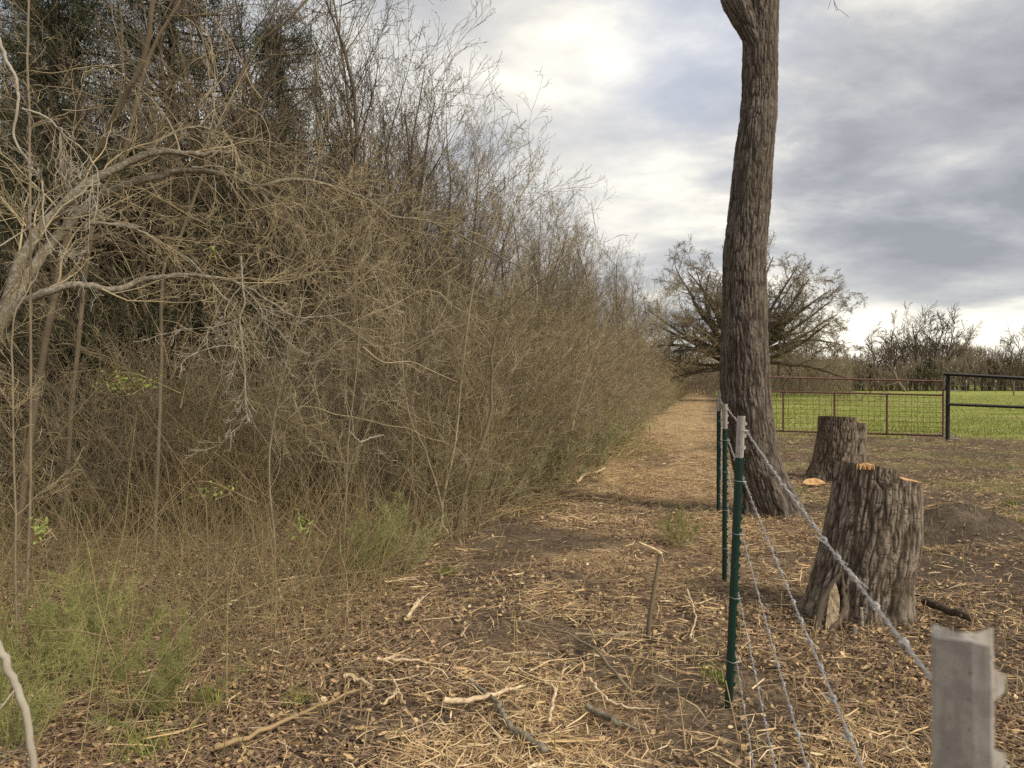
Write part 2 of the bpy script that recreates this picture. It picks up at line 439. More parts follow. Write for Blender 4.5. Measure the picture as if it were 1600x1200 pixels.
def litter(name, label, n, d0, d1, Lr, Wr, rlo, rhi, keep, power=.6, flat=.18, lift=.02, grp=None):
    P = view_points(n, d0, d1, power=power); k = keep(P[:, 0], P[:, 1]) > rng.random(n); P = P[k]; n = len(P)
    L = rng.uniform(*Lr, n) * rng.uniform(.5, 1, n); Wd = rng.uniform(*Wr, n) * (1 + P[:, 1] / 22)
    V, F, r = strips(n, P, rng.random(n) * 2 * pi, rng.normal(0, flat, n), L, Wd, rng.normal(0, .12, n), rng.uniform(rlo, rhi, n), ground_z(P[:, 0], P[:, 1]) + rng.random(n) * lift + .004)
    return V, F, r


def merge(parts):
    V, F, r, o = [], [], [], 0
    for v, f, q in parts: V.append(v); F.append(f + o); r.append(q); o += len(v)
    return np.concatenate(V), np.concatenate(F), np.concatenate(r)


def clump(x, y, sc, seed, lo, hi):
    n = fbm(np.stack([x * sc, y * sc, 0 * x], 1), 3, seed); return np.clip((n - lo) / (hi - lo), 0, 1)


def not_grass(x, y): g, sp, pa, so, ba = masks(x, y); return (1 - g) * (1 - .75 * ba)


def straw_keep(x, y): g, sp, pa, so, ba = masks(x, y); return (1 - g) * (.14 + .86 * clump(x, y, 1.4, 77, .42, .62)) * (.25 + .75 * pa) * (1 - .2 * so) * (1 - .88 * ba)


def leaf_keep(x, y): g, sp, pa, so, ba = masks(x, y); return (1 - g) * (.25 + .75 * clump(x, y, 1.1, 55, .36, .55)) * (1 - .2 * so) * (1 - .75 * ba)


V, F, r = merge([litter('l', '', 130000, 1.9, 24, (.015, .042), (.006, .02), 0, .7, leaf_keep, lift=.03, flat=.3),
                 litter('l', '', 5000, 2.3, 14, (.02, .05), (.012, .028), .62, .95, leaf_keep, lift=.03, flat=.35)])
tag(link_mesh('leaf_litter', V, F, M['litter'], attrs={'rnd': r}, smooth=False), 'brown dead leaves matted over the floor of the cleared lane', 'leaf litter', kind='stuff')
V, F, r = merge([litter('s', '', 170000, 1.9, 45, (.05, .26), (.0018, .005), .42, .97, straw_keep, lift=.045, flat=.14),
                 litter('s', '', 70000, 1.9, 26, (.05, .2), (.0018, .0045), .15, .62, not_grass, lift=.04, flat=.2),
                 litter('s', '', 60000, 6.5, 21, (.05, .22), (.0022, .005), .3, .85, lambda x, y: not_grass(x, y) * (x > fence_x(y) - .3) * (.3 + .7 * clump(x, y, .9, 47, .38, .6)), lift=.05, flat=.2, power=.3),
                 litter('s', '', 90000, 9, 55, (.08, .4), (.002, .004), .4, .98, lambda x, y: (1 - masks(x, y)[0]) * ((x - fence_x(y)) < 1.2) * (x > edge_x(y) - .8) * (.25 + .75 * clump(x, y, .7, 49, .4, .6)), lift=.07, flat=.2, power=.3),
                 litter('s', '', 16000, 1.9, 14, (.12, .38), (.003, .0065), .62, .96, straw_keep, lift=.07, flat=.16),
                 litter('s', '', 9000, 1.9, 20, (.06, .2), (.006, .014), .68, 1, straw_keep, lift=.05, flat=.12)])
tag(link_mesh('straw_litter', V, F, M['litter'], attrs={'rnd': r}, smooth=False), 'golden straw and shredded twigs strewn over the cleared lane', 'straw', kind='stuff')


def blades(P, H, Wd, lean, rnd, z):
    n = len(P); yaw = rng.random(n) * 2 * pi; la = rng.random(n) * 2 * pi
    S = np.stack([np.cos(yaw), np.sin(yaw), 0 * yaw], 1) * (Wd / 2)[:, None]; B = np.stack([P[:, 0], P[:, 1], z], 1)
    D = np.stack([np.cos(la), np.sin(la), 0 * la], 1) * (lean * H)[:, None]; U = np.array([0, 0, 1.0])
    m_ = B + D * .35 + U * (H * .6)[:, None]; t_ = B + D + U * H[:, None]
    V = np.stack([B - S, B + S, m_ + S * .7, m_ - S * .7, t_], 1).reshape(-1, 3); b = np.arange(n)[:, None] * 5
    return V, [b + np.array([[0, 1, 2, 3]]), b + np.array([[3, 2, 4]])], np.repeat(rnd, 5)


def grass_mat(t):
    c = t.ramp(t.attr('rnd'), [(0, (.13, .165, .035)), (.4, (.27, .315, .07)), (.75, (.40, .40, .12)), (1, (.52, .45, .25))]); return c, None, 0


M['grass'] = material('grass_blade', grass_mat, .7, .2)
P = view_points(150000, 14.5, 75, 1150, 1750, power=.5); g = masks(P[:, 0], P[:, 1])[0]
P = P[(rng.random(len(P)) < g * (.35 + .65 * clump(P[:, 0], P[:, 1], .8, 91, .3, .6)))]; n = len(P)
H = rng.uniform(.025, .06, n) * (1 + 1.3 * (rng.random(n) < .06) * (P[:, 1] < 24)); V, F, r = blades(P, H, .006 * (1 + P[:, 1] / 12), rng.uniform(0, .8, n), rng.random(n), ground_z(P[:, 0], P[:, 1]) - .005)
tag(link_mesh('pasture_grass', V, F, M['grass'], attrs={'rnd': r}, smooth=False), 'short green pasture grass beyond the red gate', 'grass', kind='stuff')
P = view_points(26000, 2.6, 18, 900, 1750, power=.4); g, sp, pa, so2, _b = masks(P[:, 0], P[:, 1])
P = P[rng.random(len(P)) < sp * (1 - g) * clump(P[:, 0], P[:, 1], 2.5, 66, .35, .6)]; n = len(P)
V, F, r = blades(P, rng.uniform(.03, .11, n), .004 * (1 + P[:, 1] / 12), rng.uniform(.1, 1.1, n), rng.uniform(.2, 1, n), ground_z(P[:, 0], P[:, 1]) - .005)
tag(link_mesh('sprouting_grass', V, F, M['grass'], attrs={'rnd': r}, smooth=False), 'thin green grass sprouting in patches on the bare soil', 'grass', kind='stuff')

# ------------------------------------------------------------------ bark solids (big trunk, stumps)
def bark_solid(name, cx_, cy_, zs, cxs, rs, nth, nz, mat, parent, depth=.022, freq=24, seed=1, flare=None, top=None, cys=None, vz=.15):
    """a trunk: profile (zs -> centre x, radius) swept up, real bark relief; flare(th,z)->radius factor; top(x,y)->z limit"""
    z = np.linspace(zs[0], zs[-1], nz); th = np.linspace(0, 2 * pi, nth, endpoint=False)
    ZZ, TH = np.meshgrid(z, th, indexing='ij'); cxx = np.interp(ZZ, zs, cxs); rr = np.interp(ZZ, zs, rs)
    cyy = np.interp(ZZ, zs, cys) if cys is not None else cy_
    if flare: rr = rr * flare(TH, ZZ)
    x0 = np.cos(TH) * rr; y0 = np.sin(TH) * rr
    if top is not None:                                                    # squeeze the column under a sloping cut
        lim = top(x0 / rs[-1], y0 / rs[-1]); ZZ2 = zs[0] + (ZZ - zs[0]) * (lim - zs[0]) / (zs[-1] - zs[0])
    else: ZZ2 = ZZ
    Pn = np.stack([(np.cos(TH) * rs[len(rs) // 2]).ravel(), (np.sin(TH) * rs[len(rs) // 2]).ravel(), ZZ2.ravel()], 1)
    wob = np.stack([fbm(Pn * [5, 5, 3.5], 3, seed + 50), fbm(Pn * [5, 5, 3.5], 3, seed + 60), 0 * Pn[:, 0]], 1) * .04
    Q = (Pn + wob) * freq; Q[:, 2] *= vz; Q2 = Q * [2.3, 2.3, 1.5] + 5
    f1 = np.abs(2 * vnoise(Q, seed) - 1); f2 = np.abs(2 * vnoise(Q2, seed + 1) - 1); f3 = np.abs(2 * vnoise(Q * [.9, .9, 4.5] + 3, seed + 2) - 1)
    ridge = np.clip(f1 / .38, 0, 1) ** .8 * (.45 + .55 * np.clip(f2 / .35, 0, 1)) * (.55 + .45 * np.clip(f3 / .16, 0, 1))
    fine = fbm(Pn * [90, 90, 30], 3, seed + 5); ridge = np.clip(ridge * .85 + (fine - .5) * .5, 0, 1)
    lump = (fbm(Pn * [4, 4, 1.2], 3, seed + 9) - .5) * .06
    rr2 = rr + (depth * (ridge - .6)).reshape(rr.shape) + lump.reshape(rr.shape)
    X = cxx + np.cos(TH) * rr2; Y = cyy + np.sin(TH) * rr2
    V = np.stack([X.ravel(), Y.ravel(), ZZ2.ravel()], 1)
    a = np.arange(nz - 1)[:, None] * nth; b = np.arange(nth)[None]; b2 = (b + 1) % nth
    F = np.stack([a + b, a + b2, a + nth + b2, a + nth + b], -1).reshape(-1, 4)
    o = link_mesh(name, V, F, mat, parent, {'ridge': ridge})
    return o, V.reshape(nz, nth, 3)


def cap_mesh(name, rim, mat, parent, rings=8, amp=.006, seed=3, inset=.0):
    c = rim.mean(0); V = [rim * (1 - k / rings) + c * (k / rings) for k in range(rings)] + [c[None]]
    n = len(rim); V = np.concatenate(V)
    nz_ = (fbm(V * 22, 3, seed) - .5) * amp * 2; nz_[:n] = 0; V[:, 2] += nz_
    a = np.arange(rings - 1)[:, None] * n; b = np.arange(n)[None]; b2 = (b + 1) % n
    F = [np.stack([a + b, a + b2, a + n + b2, a + n + b], -1).reshape(-1, 4), np.stack([(rings - 1) * n + np.arange(n), (rings - 1) * n + (np.arange(n) + 1) % n, np.full(n, rings * n)], 1)]
    return link_mesh(name, V, F, mat, parent, smooth=False)


# the big leaning trunk beside the wire
D0 = 8.5
prof = [(0, 1157, 1214), (27, 1158, 1213), (130, 1160, 1213), (190, 1155, 1212), (250, 1147, 1207), (330, 1137, 1201), (400, 1129, 1196), (500, 1128, 1197), (600, 1128, 1202), (650, 1131, 1207),
        (700, 1139, 1214), (750, 1150, 1229), (790, 1160, 1246), (830, 1166, 1256)]
zs = [px(0, y, D0)[2] for y, a, b in prof][::-1]; xs = [px((a + b) / 2, 0, D0)[0] for y, a, b in prof][::-1]; rs = [(b - a) / 2 * D0 / F_PX for y, a, b in prof][::-1]
zs.append(7.2); xs.append(xs[-1] + .1); rs.append(rs[-1] * .92)
tree = thing('tall_tree', 'thick leaning tree trunk with deeply furrowed bark close behind the barbed wire', 'tree', (0, 0, 0))
bark_solid('trunk', 0, D0, zs, xs, rs, 240, 900, M['trunk_bark'], tree, .018, 44, 11,
           flare=lambda th, z: 1 + np.clip(.55 - z, 0, 1) * (.28 * np.cos(2 * th + .4) + .22 * np.cos(5 * th + 1) + .10 * np.cos(9 * th)) * .9, vz=.12)
lz = px(0, 40, D0)[2]
lx = [xs[-2] - .02, px(1150, 0, D0)[0] - .02, px(1136, 0, D0)[0], px(1115, 0, D0)[0] - .1, px(1080, 0, D0)[0] - .25]; lz_ = [lz - .35, lz + .2, lz + .55, lz + 1.2, lz + 2.2]
bark_solid('limb', 0, D0 - .06, lz_, lx, [.10, .15, .14, .13, .11], 120, 220, M['trunk_bark'], tree, .018, 40, 31)
out = [[], []]
S = [dict(n=9, seg=10, wig=.10, up=.03, ang=.9, frac=.6, t0=.25, taper=.8, rmin=.003), dict(n=7, seg=7, wig=.14, up=.02, ang=.8, frac=.5, t0=.2, taper=.8), dict(n=6, seg=5, wig=.16, up=.0, ang=.8, frac=.5, t0=.1, taper=.8), dict(n=0, seg=4, wig=.16, up=0, ang=.8, frac=.5, t0=.1, taper=.8)]
random.seed(5)
for (p, d, L, r) in (((xs[-1], D0, 7.1), (.15, .1, 1), 5.5, .17), ((xs[-1], D0, 7.0), (.5, .3, 1), 4.5, .14), ((lx[-1], D0 - .06, lz_[-1]), (-.7, 0, 1), 4.5, .11), ((lx[-1], D0 - .06, lz_[-1] - .1), (-.3, -.5, 1), 4, .09)):
    l = math.sqrt(sum(q * q for q in d)); grow(out, p, tuple(q / l for q in d), L, r, 0, S)
tube_obj('crown', out[0] + out[1], M['dark_twig'], tree, 5)

# stumps
st = thing('tree_stump', 'nearer and larger tree stump with pale scar at its foot, freshly sawn top', 'stump')
DS = 4.86
prof = [(724, 1314, 1431), (772, 1306, 1432), (836, 1294, 1429), (890, 1281, 1418), (934, 1268, 1414), (966, 1254, 1419), (1000, 1246, 1426)]
zs = [px(0, y, DS)[2] for y, a, b in prof][::-1]; zs = [zs[0] - .06] + zs
xs = [px((a + b) / 2, 0, DS)[0] for y, a, b in prof][::-1]; rs = [(b - a) / 2 * DS / F_PX for y, a, b in prof][::-1]; xs = [xs[0]] + xs; rs = [rs[0] * 1.05] + rs


def stump_top(u, v):
    z = .965 - .05 * u - .045 * (v + 1) / 2 / (1 + np.exp((u - .1) * 12))
    z = z - .05 / (1 + np.exp(-(u - .06) * 30)); return z


_, G = bark_solid('bark', 0, DS, zs, xs, rs, 320, 330, M['stump_bark'], st, .015, 50, 4,
                  flare=lambda th, z: 1 + np.clip(.34 - z, 0, 1) * 1.3 * (.25 * np.cos(3 * th + 2.2) + .2 * np.cos(7 * th + .4) + .1 * np.cos(11 * th)), top=stump_top)
cap_mesh('cut_face', G[-1], M['cut_wood'], st, 14, .012)
# torn strip of fibres standing on the cut face
def splinters(c, n, spread, h, parent, mat, name='splinter'):
    ps = []
    for k in range(n):
        x = c[0] + random.gauss(0, spread[0]); y = c[1] + random.gauss(0, spread[1]); hh = h * random.uniform(.4, 1)
        ps.append(([(x, y, c[2] - .01), (x + random.gauss(0, .003), y, c[2] + hh * .5), (x + random.gauss(0, .006), y + random.gauss(0, .004), c[2] + hh)], [.006, .005, .001]))
    return tube_obj(name, ps, mat, parent, 4)


random.seed(3)
c = px(1350, 728, 4.72); splinters((c[0], 4.68, c[2] - .006), 70, (.026, .012), .03, st, M['cut_wood'])
c = px(1381, 742, 4.7); splinters((c[0], 4.69, c[2] - .012), 80, (.020, .014), .04, st, M['cut_wood'])
# scar: pale bare wood framed by two rolls of callus
a = [px(1304, 905, 4.60), px(1300, 940, 4.52), px(1297, 985, 4.43)]


def loft(left, right, name, mat, parent, bulge=.012, n=14, m=8):
    L = np.array(catmull(left, n)); Rr = np.array(catmull(right, n)); k = min(len(L), len(Rr)); u = np.linspace(0, 1, m)
    V = L[:k, None] * (1 - u)[None, :, None] + Rr[:k, None] * u[None, :, None]; V[:, :, 1] -= bulge * np.sin(u * pi)[None]
    V = V.reshape(-1, 3); i = (np.arange(k - 1)[:, None] * m + np.arange(m - 1)).ravel()
    return link_mesh(name, V, np.stack([i, i + 1, i + m + 1, i + m], 1), mat, parent)


loft([px(1303, 908, 4.66), px(1296, 935, 4.60), px(1290, 985, 4.49)], [px(1306, 908, 4.66), px(1313, 940, 4.60), px(1308, 990, 4.49)], 'scar', M['old_wood'], st, .004)
random.seed(9)


def rough_root(q, r0, r1):
    P = catmull(q, 6); n = len(P); return ([(a + random.gauss(0, .0035), b + random.gauss(0, .002), c) for a, b, c in P], [(r0 + (r1 - r0) * k / (n - 1)) * random.uniform(.85, 1.2) for k in range(n)])


tube_obj('root_roll', [rough_root([px(1322, 880, 4.74), px(1311, 900, 4.68), px(1296, 922, 4.64), px(1283, 948, 4.57), px(1279, 975, 4.5), px(1272, 1003, 4.43)], .010, .026),
                       rough_root([px(1316, 872, 4.74), px(1318, 905, 4.67), px(1320, 940, 4.61), px(1314, 968, 4.55), px(1300, 985, 4.49), px(1288, 1003, 4.44)], .008, .022)], M['dark_twig'], st, 9)

st2 = thing('tree_stump', 'farther twin tree stump with stepped top, in front of the red gate', 'stump')
D2 = 11.6
prof = [(652, 1281, 1350), (687, 1278, 1350), (722, 1272, 1348), (740, 1265, 1349), (765, 1258, 1352)]
zs = [px(0, y, D2)[2] for y, a, b in prof][::-1]; xs = [px((a + b) / 2, 0, D2)[0] for y, a, b in prof][::-1]; rs = [(b - a) / 2 * D2 / F_PX for y, a, b in prof][::-1]
zs = [zs[0] - .1] + zs; xs = [xs[0]] + xs; rs = [rs[0] * 1.04] + rs
_, G = bark_solid('bark', 0, D2, zs, xs, rs, 240, 200, M['stump_bark'], st2, .019, 40, 14,
                  flare=lambda th, z: (1 + np.clip(.34 - z, 0, 1) * .9 * (.25 * np.cos(3 * th + 3.0) + .15 * np.cos(7 * th + .4))) * (1 - .13 * np.exp(-((np.angle(np.exp(1j * (th + 1.15)))) / .16) ** 2) - .1 * np.exp(-((np.angle(np.exp(1j * (th - 1.2)))) / .2) ** 2)),
                  top=lambda u, v: .94 - .02 * u - .04 * v * .5 - .07 / (1 + np.exp(-(u - .25) * 30)))
cap_mesh('cut_face', G[-1], M['cut_wood'], st2, 10, .01)

# sawn slab beside the far stump
sb = thing('wood_slab', 'half-moon slab of fresh orange wood lying beside the far stump', 'wood slab')
cx0, cy0, _ = px(1273, 763, 10.55)
th = np.linspace(0, pi, 26); rim = np.stack([np.cos(th) * .155, np.sin(th) * .10, 0 * th], 1)
rim = np.concatenate([rim, [[-.10, -.015, 0], [-.03, -.02, 0], [.05, -.012, 0]]])
rt = np.array([[1, 0, 0], [0, cos(.75), -sin(.75)], [0, sin(.75), cos(.75)]]); n = len(rim)
tp = rim @ rt.T + [cx0, cy0, gz(cx0, cy0) + .05]; bt = tp - rt @ np.array([0, 0, .05])
V = np.concatenate([tp, bt, tp.mean(0)[None], bt.mean(0)[None]]); k = np.arange(n); k2 = (k + 1) % n
o = link_mesh('sawn_face', np.concatenate([tp, tp.mean(0)[None]]), np.stack([k, k2, np.full(n, n)], 1), M['cut_wood'], sb, smooth=False)
link_mesh('bark_rim', np.concatenate([tp, bt]), np.stack([k, k + n, k2 + n, k2], 1), M['lichen_bark'], sb, {'rnd': np.full(2 * n, .5)}, smooth=False)

# ------------------------------------------------------------------ barbed-wire fence on T-posts
fence = thing('barbed_wire_fence', 'five-strand barbed wire fence on green T-posts with white tips, in front of the trunk', 'fence')
HW = [1.29, 1.06, .82, .53, .24]


def t_post(base, top, yaw, parent, wh=.19, near=False, w=.036, label=None, stud_each=False):
    """T-section steel post: flange, web with studs; lower green, top white"""
    base = np.array(base, float); top = np.array(top, float); ax = (top - base); H = np.linalg.norm(ax); ax /= H
    f = np.array([cos(yaw), sin(yaw), 0]); b = np.cross(ax, f); f = np.cross(b, ax)             # f along the flange, -b... web direction
    sec = np.array([(-w / 2, -.0015), (-w * .38, -.0045), (w * .3, -.0048), (w / 2, .0015), (w / 2, .0045), (.003, .002), (.0025, .030), (-.0025, .030), (-.003, .002), (-w / 2, .0015)])
    def run(h0, h1, rough=0, n=2, name='post', mat=None, par=None):
        hs = np.linspace(h0, h1, n); V = []
        for h in hs:
            q = base + ax * h
            V.append(q + sec[:, 0:1] * f + sec[:, 1:2] * b)
        V = np.array(V)
        if rough: V[-1] += ax * (rng.random(len(sec))[:, None] - .5) * rough
        V = V.reshape(-1, 3); m = len(sec); k = np.arange(m); k2 = (k + 1) % m; Q = []
        for i in range(n - 1): Q.append(np.stack([i * m + k, i * m + k2, (i + 1) * m + k2, (i + 1) * m + k], 1))
        e = (n - 1) * m; capf = np.array([(e, e + 1, e + 8, e + 9), (e + 1, e + 2, e + 5, e + 8), (e + 2, e + 3, e + 4, e + 5), (e + 5, e + 6, e + 7, e + 8)])
        return link_mesh(name, V, [np.concatenate(Q), capf], mat, par, smooth=False)
    p = run(-.3, H - wh, name='t_post', n=3, mat=M['green_paint'], par=parent)
    if label: p['label'] = label
    tip = run(H - wh + .0004, H, name='white_tip', mat=M['white_paint'], par=p, rough=.009 if near else .002, n=2)
    for mat, h0, h1, nm in ((M['green_paint'], .1, H - wh, 'studs'), (M['white_paint'], H - wh, H - .02, 'studs')):
        V = []; Q = []; n = 0; single = stud_each
        h = H - .035
        while h > h0:
            if h < h1 and h > h0:
                c = base + ax * h + b * .030
                bx = [c + f * (sx * .004) + b * (q) + ax * s for sx in (-1, 1) for (q, s) in ((-.002, -.011), (.009, -.007), (.011, .004), (-.002, .011))]
                V += bx; Q += [(n, n + 1, n + 2, n + 3), (n + 7, n + 6, n + 5, n + 4), (n, n + 4, n + 5, n + 1), (n + 1, n + 5, n + 6, n + 2), (n + 2, n + 6, n + 7, n + 3)]; n += 8
                if single: link_mesh('stud', np.array(V), np.array(Q), mat, p, smooth=False); V = []; Q = []; n = 0
            h -= .054
        if V: link_mesh('studs', np.array(V), np.array(Q), mat, p, smooth=False)['kind'] = 'stuff'
    return p, base, ax, f, b, H


fyaw = math.atan2(1, .254)                       # along the fence line
posts = [(.50, .297, .012), (3.42, 1.035, -.055), (5.72, 1.61, -.002), (8.45, fence_x(8.45) - .005, .0), (11.0, 3.02, .005), (14.3, 4.03, 0), (17.8, 5.2, .03), (21.6, 6.38, 0)]
lab = {0: 'blurred near post with chipped white tip', 1: 'second post from the camera, leaning a little', 2: 'third post from the camera'}
info = []
for k, (y, x, lean) in enumerate(posts):
    x = fence_x(y) + .02 if x is None else x; z = gz(x, y); topz = 1.355 if k else 1.349
    if k == 2: topz = 1.335
    p, b0, ax, f, b, H = t_post((x + lean, y, z), (x, y, topz), -1.0 if k else -1.16, fence, near=(k == 0), w=.040 if k == 0 else .037, label=lab.get(k), stud_each=k < 3)
    info.append((x, lean, y, topz, p, ax, f, b, b0))


def post_at(k, h):
    x, lean, y, topz, p, ax, f, b, b0 = info[k]; t = (h - topz) / topz; return np.array([x - lean * t, y, h]) + b * .037 + f * .004


wl = ['top strand, shining and thick where it comes near', 'second strand from the top', 'middle strand', 'second strand from the ground', 'lowest strand']
for wi, h in enumerate(HW):
    pts = [post_at(k, h - (.036 if k == 0 else 0)) for k in range(len(posts))]; dirv = pts[0] - pts[1]
    start = pts[0] + dirv / np.linalg.norm(dirv) * 1.6
    seq = [start] + pts; P = []
    for a_, b_ in zip(seq[:-1], seq[1:]):
        n = max(2, int(np.linalg.norm(b_ - a_) / (.006 if b_[1] < 12.1 else .05)))
        t = np.linspace(0, 1, n, endpoint=False)[:, None]; seg = a_ * (1 - t) + b_ * t
        seg[:, 2] -= 4 * (t * (1 - t))[:, 0] * (.012 if a_[1] > .4 else .002) * random.uniform(.3, 1.3); P.append(seg)
    P = np.concatenate(P); T = np.gradient(P, axis=0); T /= np.linalg.norm(T, axis=1)[:, None]; s = np.concatenate([[0], np.cumsum(np.linalg.norm(np.diff(P, axis=0), axis=1))])
    A = np.cross(T, [0, 0, 1]); A /= np.linalg.norm(A, axis=1)[:, None]; B = np.cross(A, T); polys = []
    for ph in (0, pi):
        an = s / .062 * 2 * pi + ph; r = .0014; Q = P + A * (np.cos(an) * r)[:, None] + B * (np.sin(an) * r)[:, None]
        polys.append((Q.tolist(), [.0011] * len(Q)))
    w = tube_obj('barbed_wire', polys, M['zinc'], fence, 5); w['label'] = wl[wi]
    bar = []; sb_ = .08 + .03 * wi
    while sb_ < s[-1]:
        i0 = int(np.searchsorted(s, sb_)); i0 = min(i0, len(P) - 2)
        if P[i0][1] < 14:
            c = P[i0]; a0 = random.random() * 6
            coil = [c + T[i0] * (q / 18 * .012 - .006) + A[i0] * cos(a0 + q * .7) * .0042 + B[i0] * sin(a0 + q * .7) * .0042 for q in range(19)]
            coil = [coil[0] + A[i0] * cos(a0) * .012 - B[i0] * sin(a0 + 1.2) * .010 - T[i0] * .003] + coil + [coil[-1] + A[i0] * cos(a0 + 2.4) * .012 + B[i0] * sin(a0 + 1.8) * .012 + T[i0] * .003]
            bar.append(([tuple(q) for q in coil], [.0006] + [.0010] * 19 + [.0006]))
        sb_ += .127
    bo = tube_obj('barbs', bar, M['zinc'], w, 4); bo['kind'] = 'stuff'
    for k in range(min(5, len(posts))):                                    # wire clips round the posts
        x, lean, y, topz, p, ax, f, b, b0 = info[k]; t = (h - topz) / topz; c = np.array([x - lean * t, y, h])
        if k == 0: continue
        loop = [c + f * .022 + b * .036, c + f * .021 - b * .0065, c - f * .021 - b * .0065, c - f * .022 + b * .036, c - f * .03 + b * .040]
        tube_obj('wire_clip', [([tuple(q) for q in loop], [.0013] * 5)], M['zinc'], p, 5)

# ------------------------------------------------------------------ red gate and black pipe fence
def cyl(name, pts, r, mat, parent, sides=12): return tube_obj(name, [([tuple(p) for p in pts], [r] * len(pts))], mat, parent, sides, True)


gate = thing('farm_gate', 'long dark red tubular farm gate with wire mesh, between tree trunk and black post', 'gate')


def gate_pt(xp, v):
    """xp: photo column, v: 0 bottom rail .. 1 top rail"""
    t = (xp - 1147) / (1474 - 1147); A = (np.array(px(1147, 0, 21.7)[:2]), np.array(px(1474, 0, 18.95)[:2]))
    u = t * A[1][1] ** -1 / (t * A[1][1] ** -1 + (1 - t) * A[0][1] ** -1) if 0 < t < 1 else t
    u = (t / A[1][1]) / (t / A[1][1] + (1 - t) / A[0][1]) if False else t * A[0][1] / (t * A[0][1] + (1 - t) * A[1][1])
    xy = A[0] * (1 - u) + A[1] * u; zb = .08 + (.03) * u; zt = 1.61 + (1.475 - 1.61) * u; zm = 1.20 + (1.125 - 1.20) * u
    z = zb + (zm - zb) * (v / .75) if v <= .75 else zm + (zt - zm) * (v - .75) / .25
    return np.array([xy[0], xy[1], z])


for v, nm, r in ((0, 'bottom_rail', .024), (.75, 'middle_rail', .024), (1, 'top_rail', .024)):
    cyl(nm, [gate_pt(1147, v), gate_pt(1474, v)], r, M['red_paint'], gate)
for xx in (1147, 1474): cyl('end_upright', [gate_pt(xx, 0) - [0, 0, .02], gate_pt(xx, 1) + [0, 0, .0]], .026, M['red_paint'], gate)
for xx in (1224, 1304, 1386): cyl('brace', [gate_pt(xx, .0), gate_pt(xx, .75)], .027, M['red_paint'], gate)
for xx in (1250, 1360): cyl('brace', [gate_pt(xx, .75), gate_pt(xx, 1)], .018, M['red_paint'], gate)
polys = []
xs_ = [1147 + q for q in np.arange(8.5, 325, 9.6)]
for xx in xs_: polys.append(([tuple(gate_pt(xx, 0)), tuple(gate_pt(xx, .75))], [.0042] * 2))
for v in np.linspace(.06, .70, 8): polys.append(([tuple(gate_pt(1147, v)), tuple(gate_pt(1474, v))], [.0042] * 2))
tube_obj('mesh_panel', polys, M['panel_wire'], gate, 4)
pf = thing('pipe_fence', 'black steel pipe fence with two rails at the right of the red gate', 'fence')
b0 = np.array(px(1481, 0, 18.75)); zt = 1.655
bx = lambda xp, z: np.array([*px(xp, 0, 18.75 - (xp - 1481) * .0095)[:2], z])
cyl('post', [bx(1481, -.2), bx(1481, zt - .03)], .05, M['black_paint'], pf, 16)
cyl('top_rail', [bx(1476, zt + .005), bx(1660, 1.50)], .042, M['black_paint'], pf, 14)
cyl('middle_rail', [bx(1484, .905), bx(1660, .86)], .036, M['black_paint'], pf, 14)
cyl('post', [bx(1655, -.2), bx(1655, 1.47)], .05, M['black_paint'], pf, 16)
cyl('hinge', [gate_pt(1474, .85), bx(1480, 1.3)], .012, M['red_paint'], gate, 8)
cyl('hinge', [gate_pt(1474, .06), bx(1480, .17)], .014, M['zinc'], gate, 8)
chain = []
for (a_, b_) in ((bx(1478, 1.27), bx(1502, 1.235)), (bx(1474, .07), bx(1500, .06))): chain.append(([tuple(a_), tuple((a_ + b_) / 2 - [0, 0, .01]), tuple(b_)], [.013] * 3))
tube_obj('latch_rod', chain, M['zinc'], pf, 6)
wf = []
for z in (1.38, .55, .3): wf.append(([tuple(bx(1481, z)), tuple(bx(1655, z - .03))], [.002] * 2))
tube_obj('wire', wf, M['zinc'], pf, 4)

# far fence across the pasture
ff = thing('pasture_fence', 'distant wire fence on thin white-tipped posts across the far side of pasture', 'fence')
for xp in list(range(1233, 1700, 46)):
    xp = xp + 1; d = 88 + random.uniform(-1, 1); X, Y, _ = px(xp, 0, d)
    p = cyl('post', [(X, Y, -.1), (X, Y, 1.2)], .038, M['dark_twig'], ff, 5)
    cyl('white_tip', [(X, Y, 1.2), (X, Y, 1.45)], .05, M['white_paint'], p, 5)
X, Y, _ = px(1584, 0, 70); cyl('wood_post', [(X, Y, -.1), (X, Y, 1.35)], .07, M['dark_twig'], ff, 7)
tube_obj('wire', [([px(1150, 0, 88)[:2] + (h,), px(1750, 0, 88)[:2] + (h,)], [.008] * 2) for h in (1.3, 1.0, .7, .4)], M['dark_twig'], ff, 3)

# ------------------------------------------------------------------ woods: prototypes
random.seed(11)
def tree_parts(S, stems, base_spread, tilt, H, r, roots=None):
    out = [[], [], [], []]
    for k in range(stems):
        a = random.random() * 2 * pi; t = random.uniform(0, tilt) if stems > 1 else tilt * random.random()
        d = (cos(a) * sin(t), sin(a) * sin(t), cos(t)); p = (cos(a) * base_spread * random.random(), sin(a) * base_spread * random.random(), -.1)
        grow(out, p, d, H * random.uniform(.75, 1.05), r * random.uniform(.6, 1), 0, S)
    return out


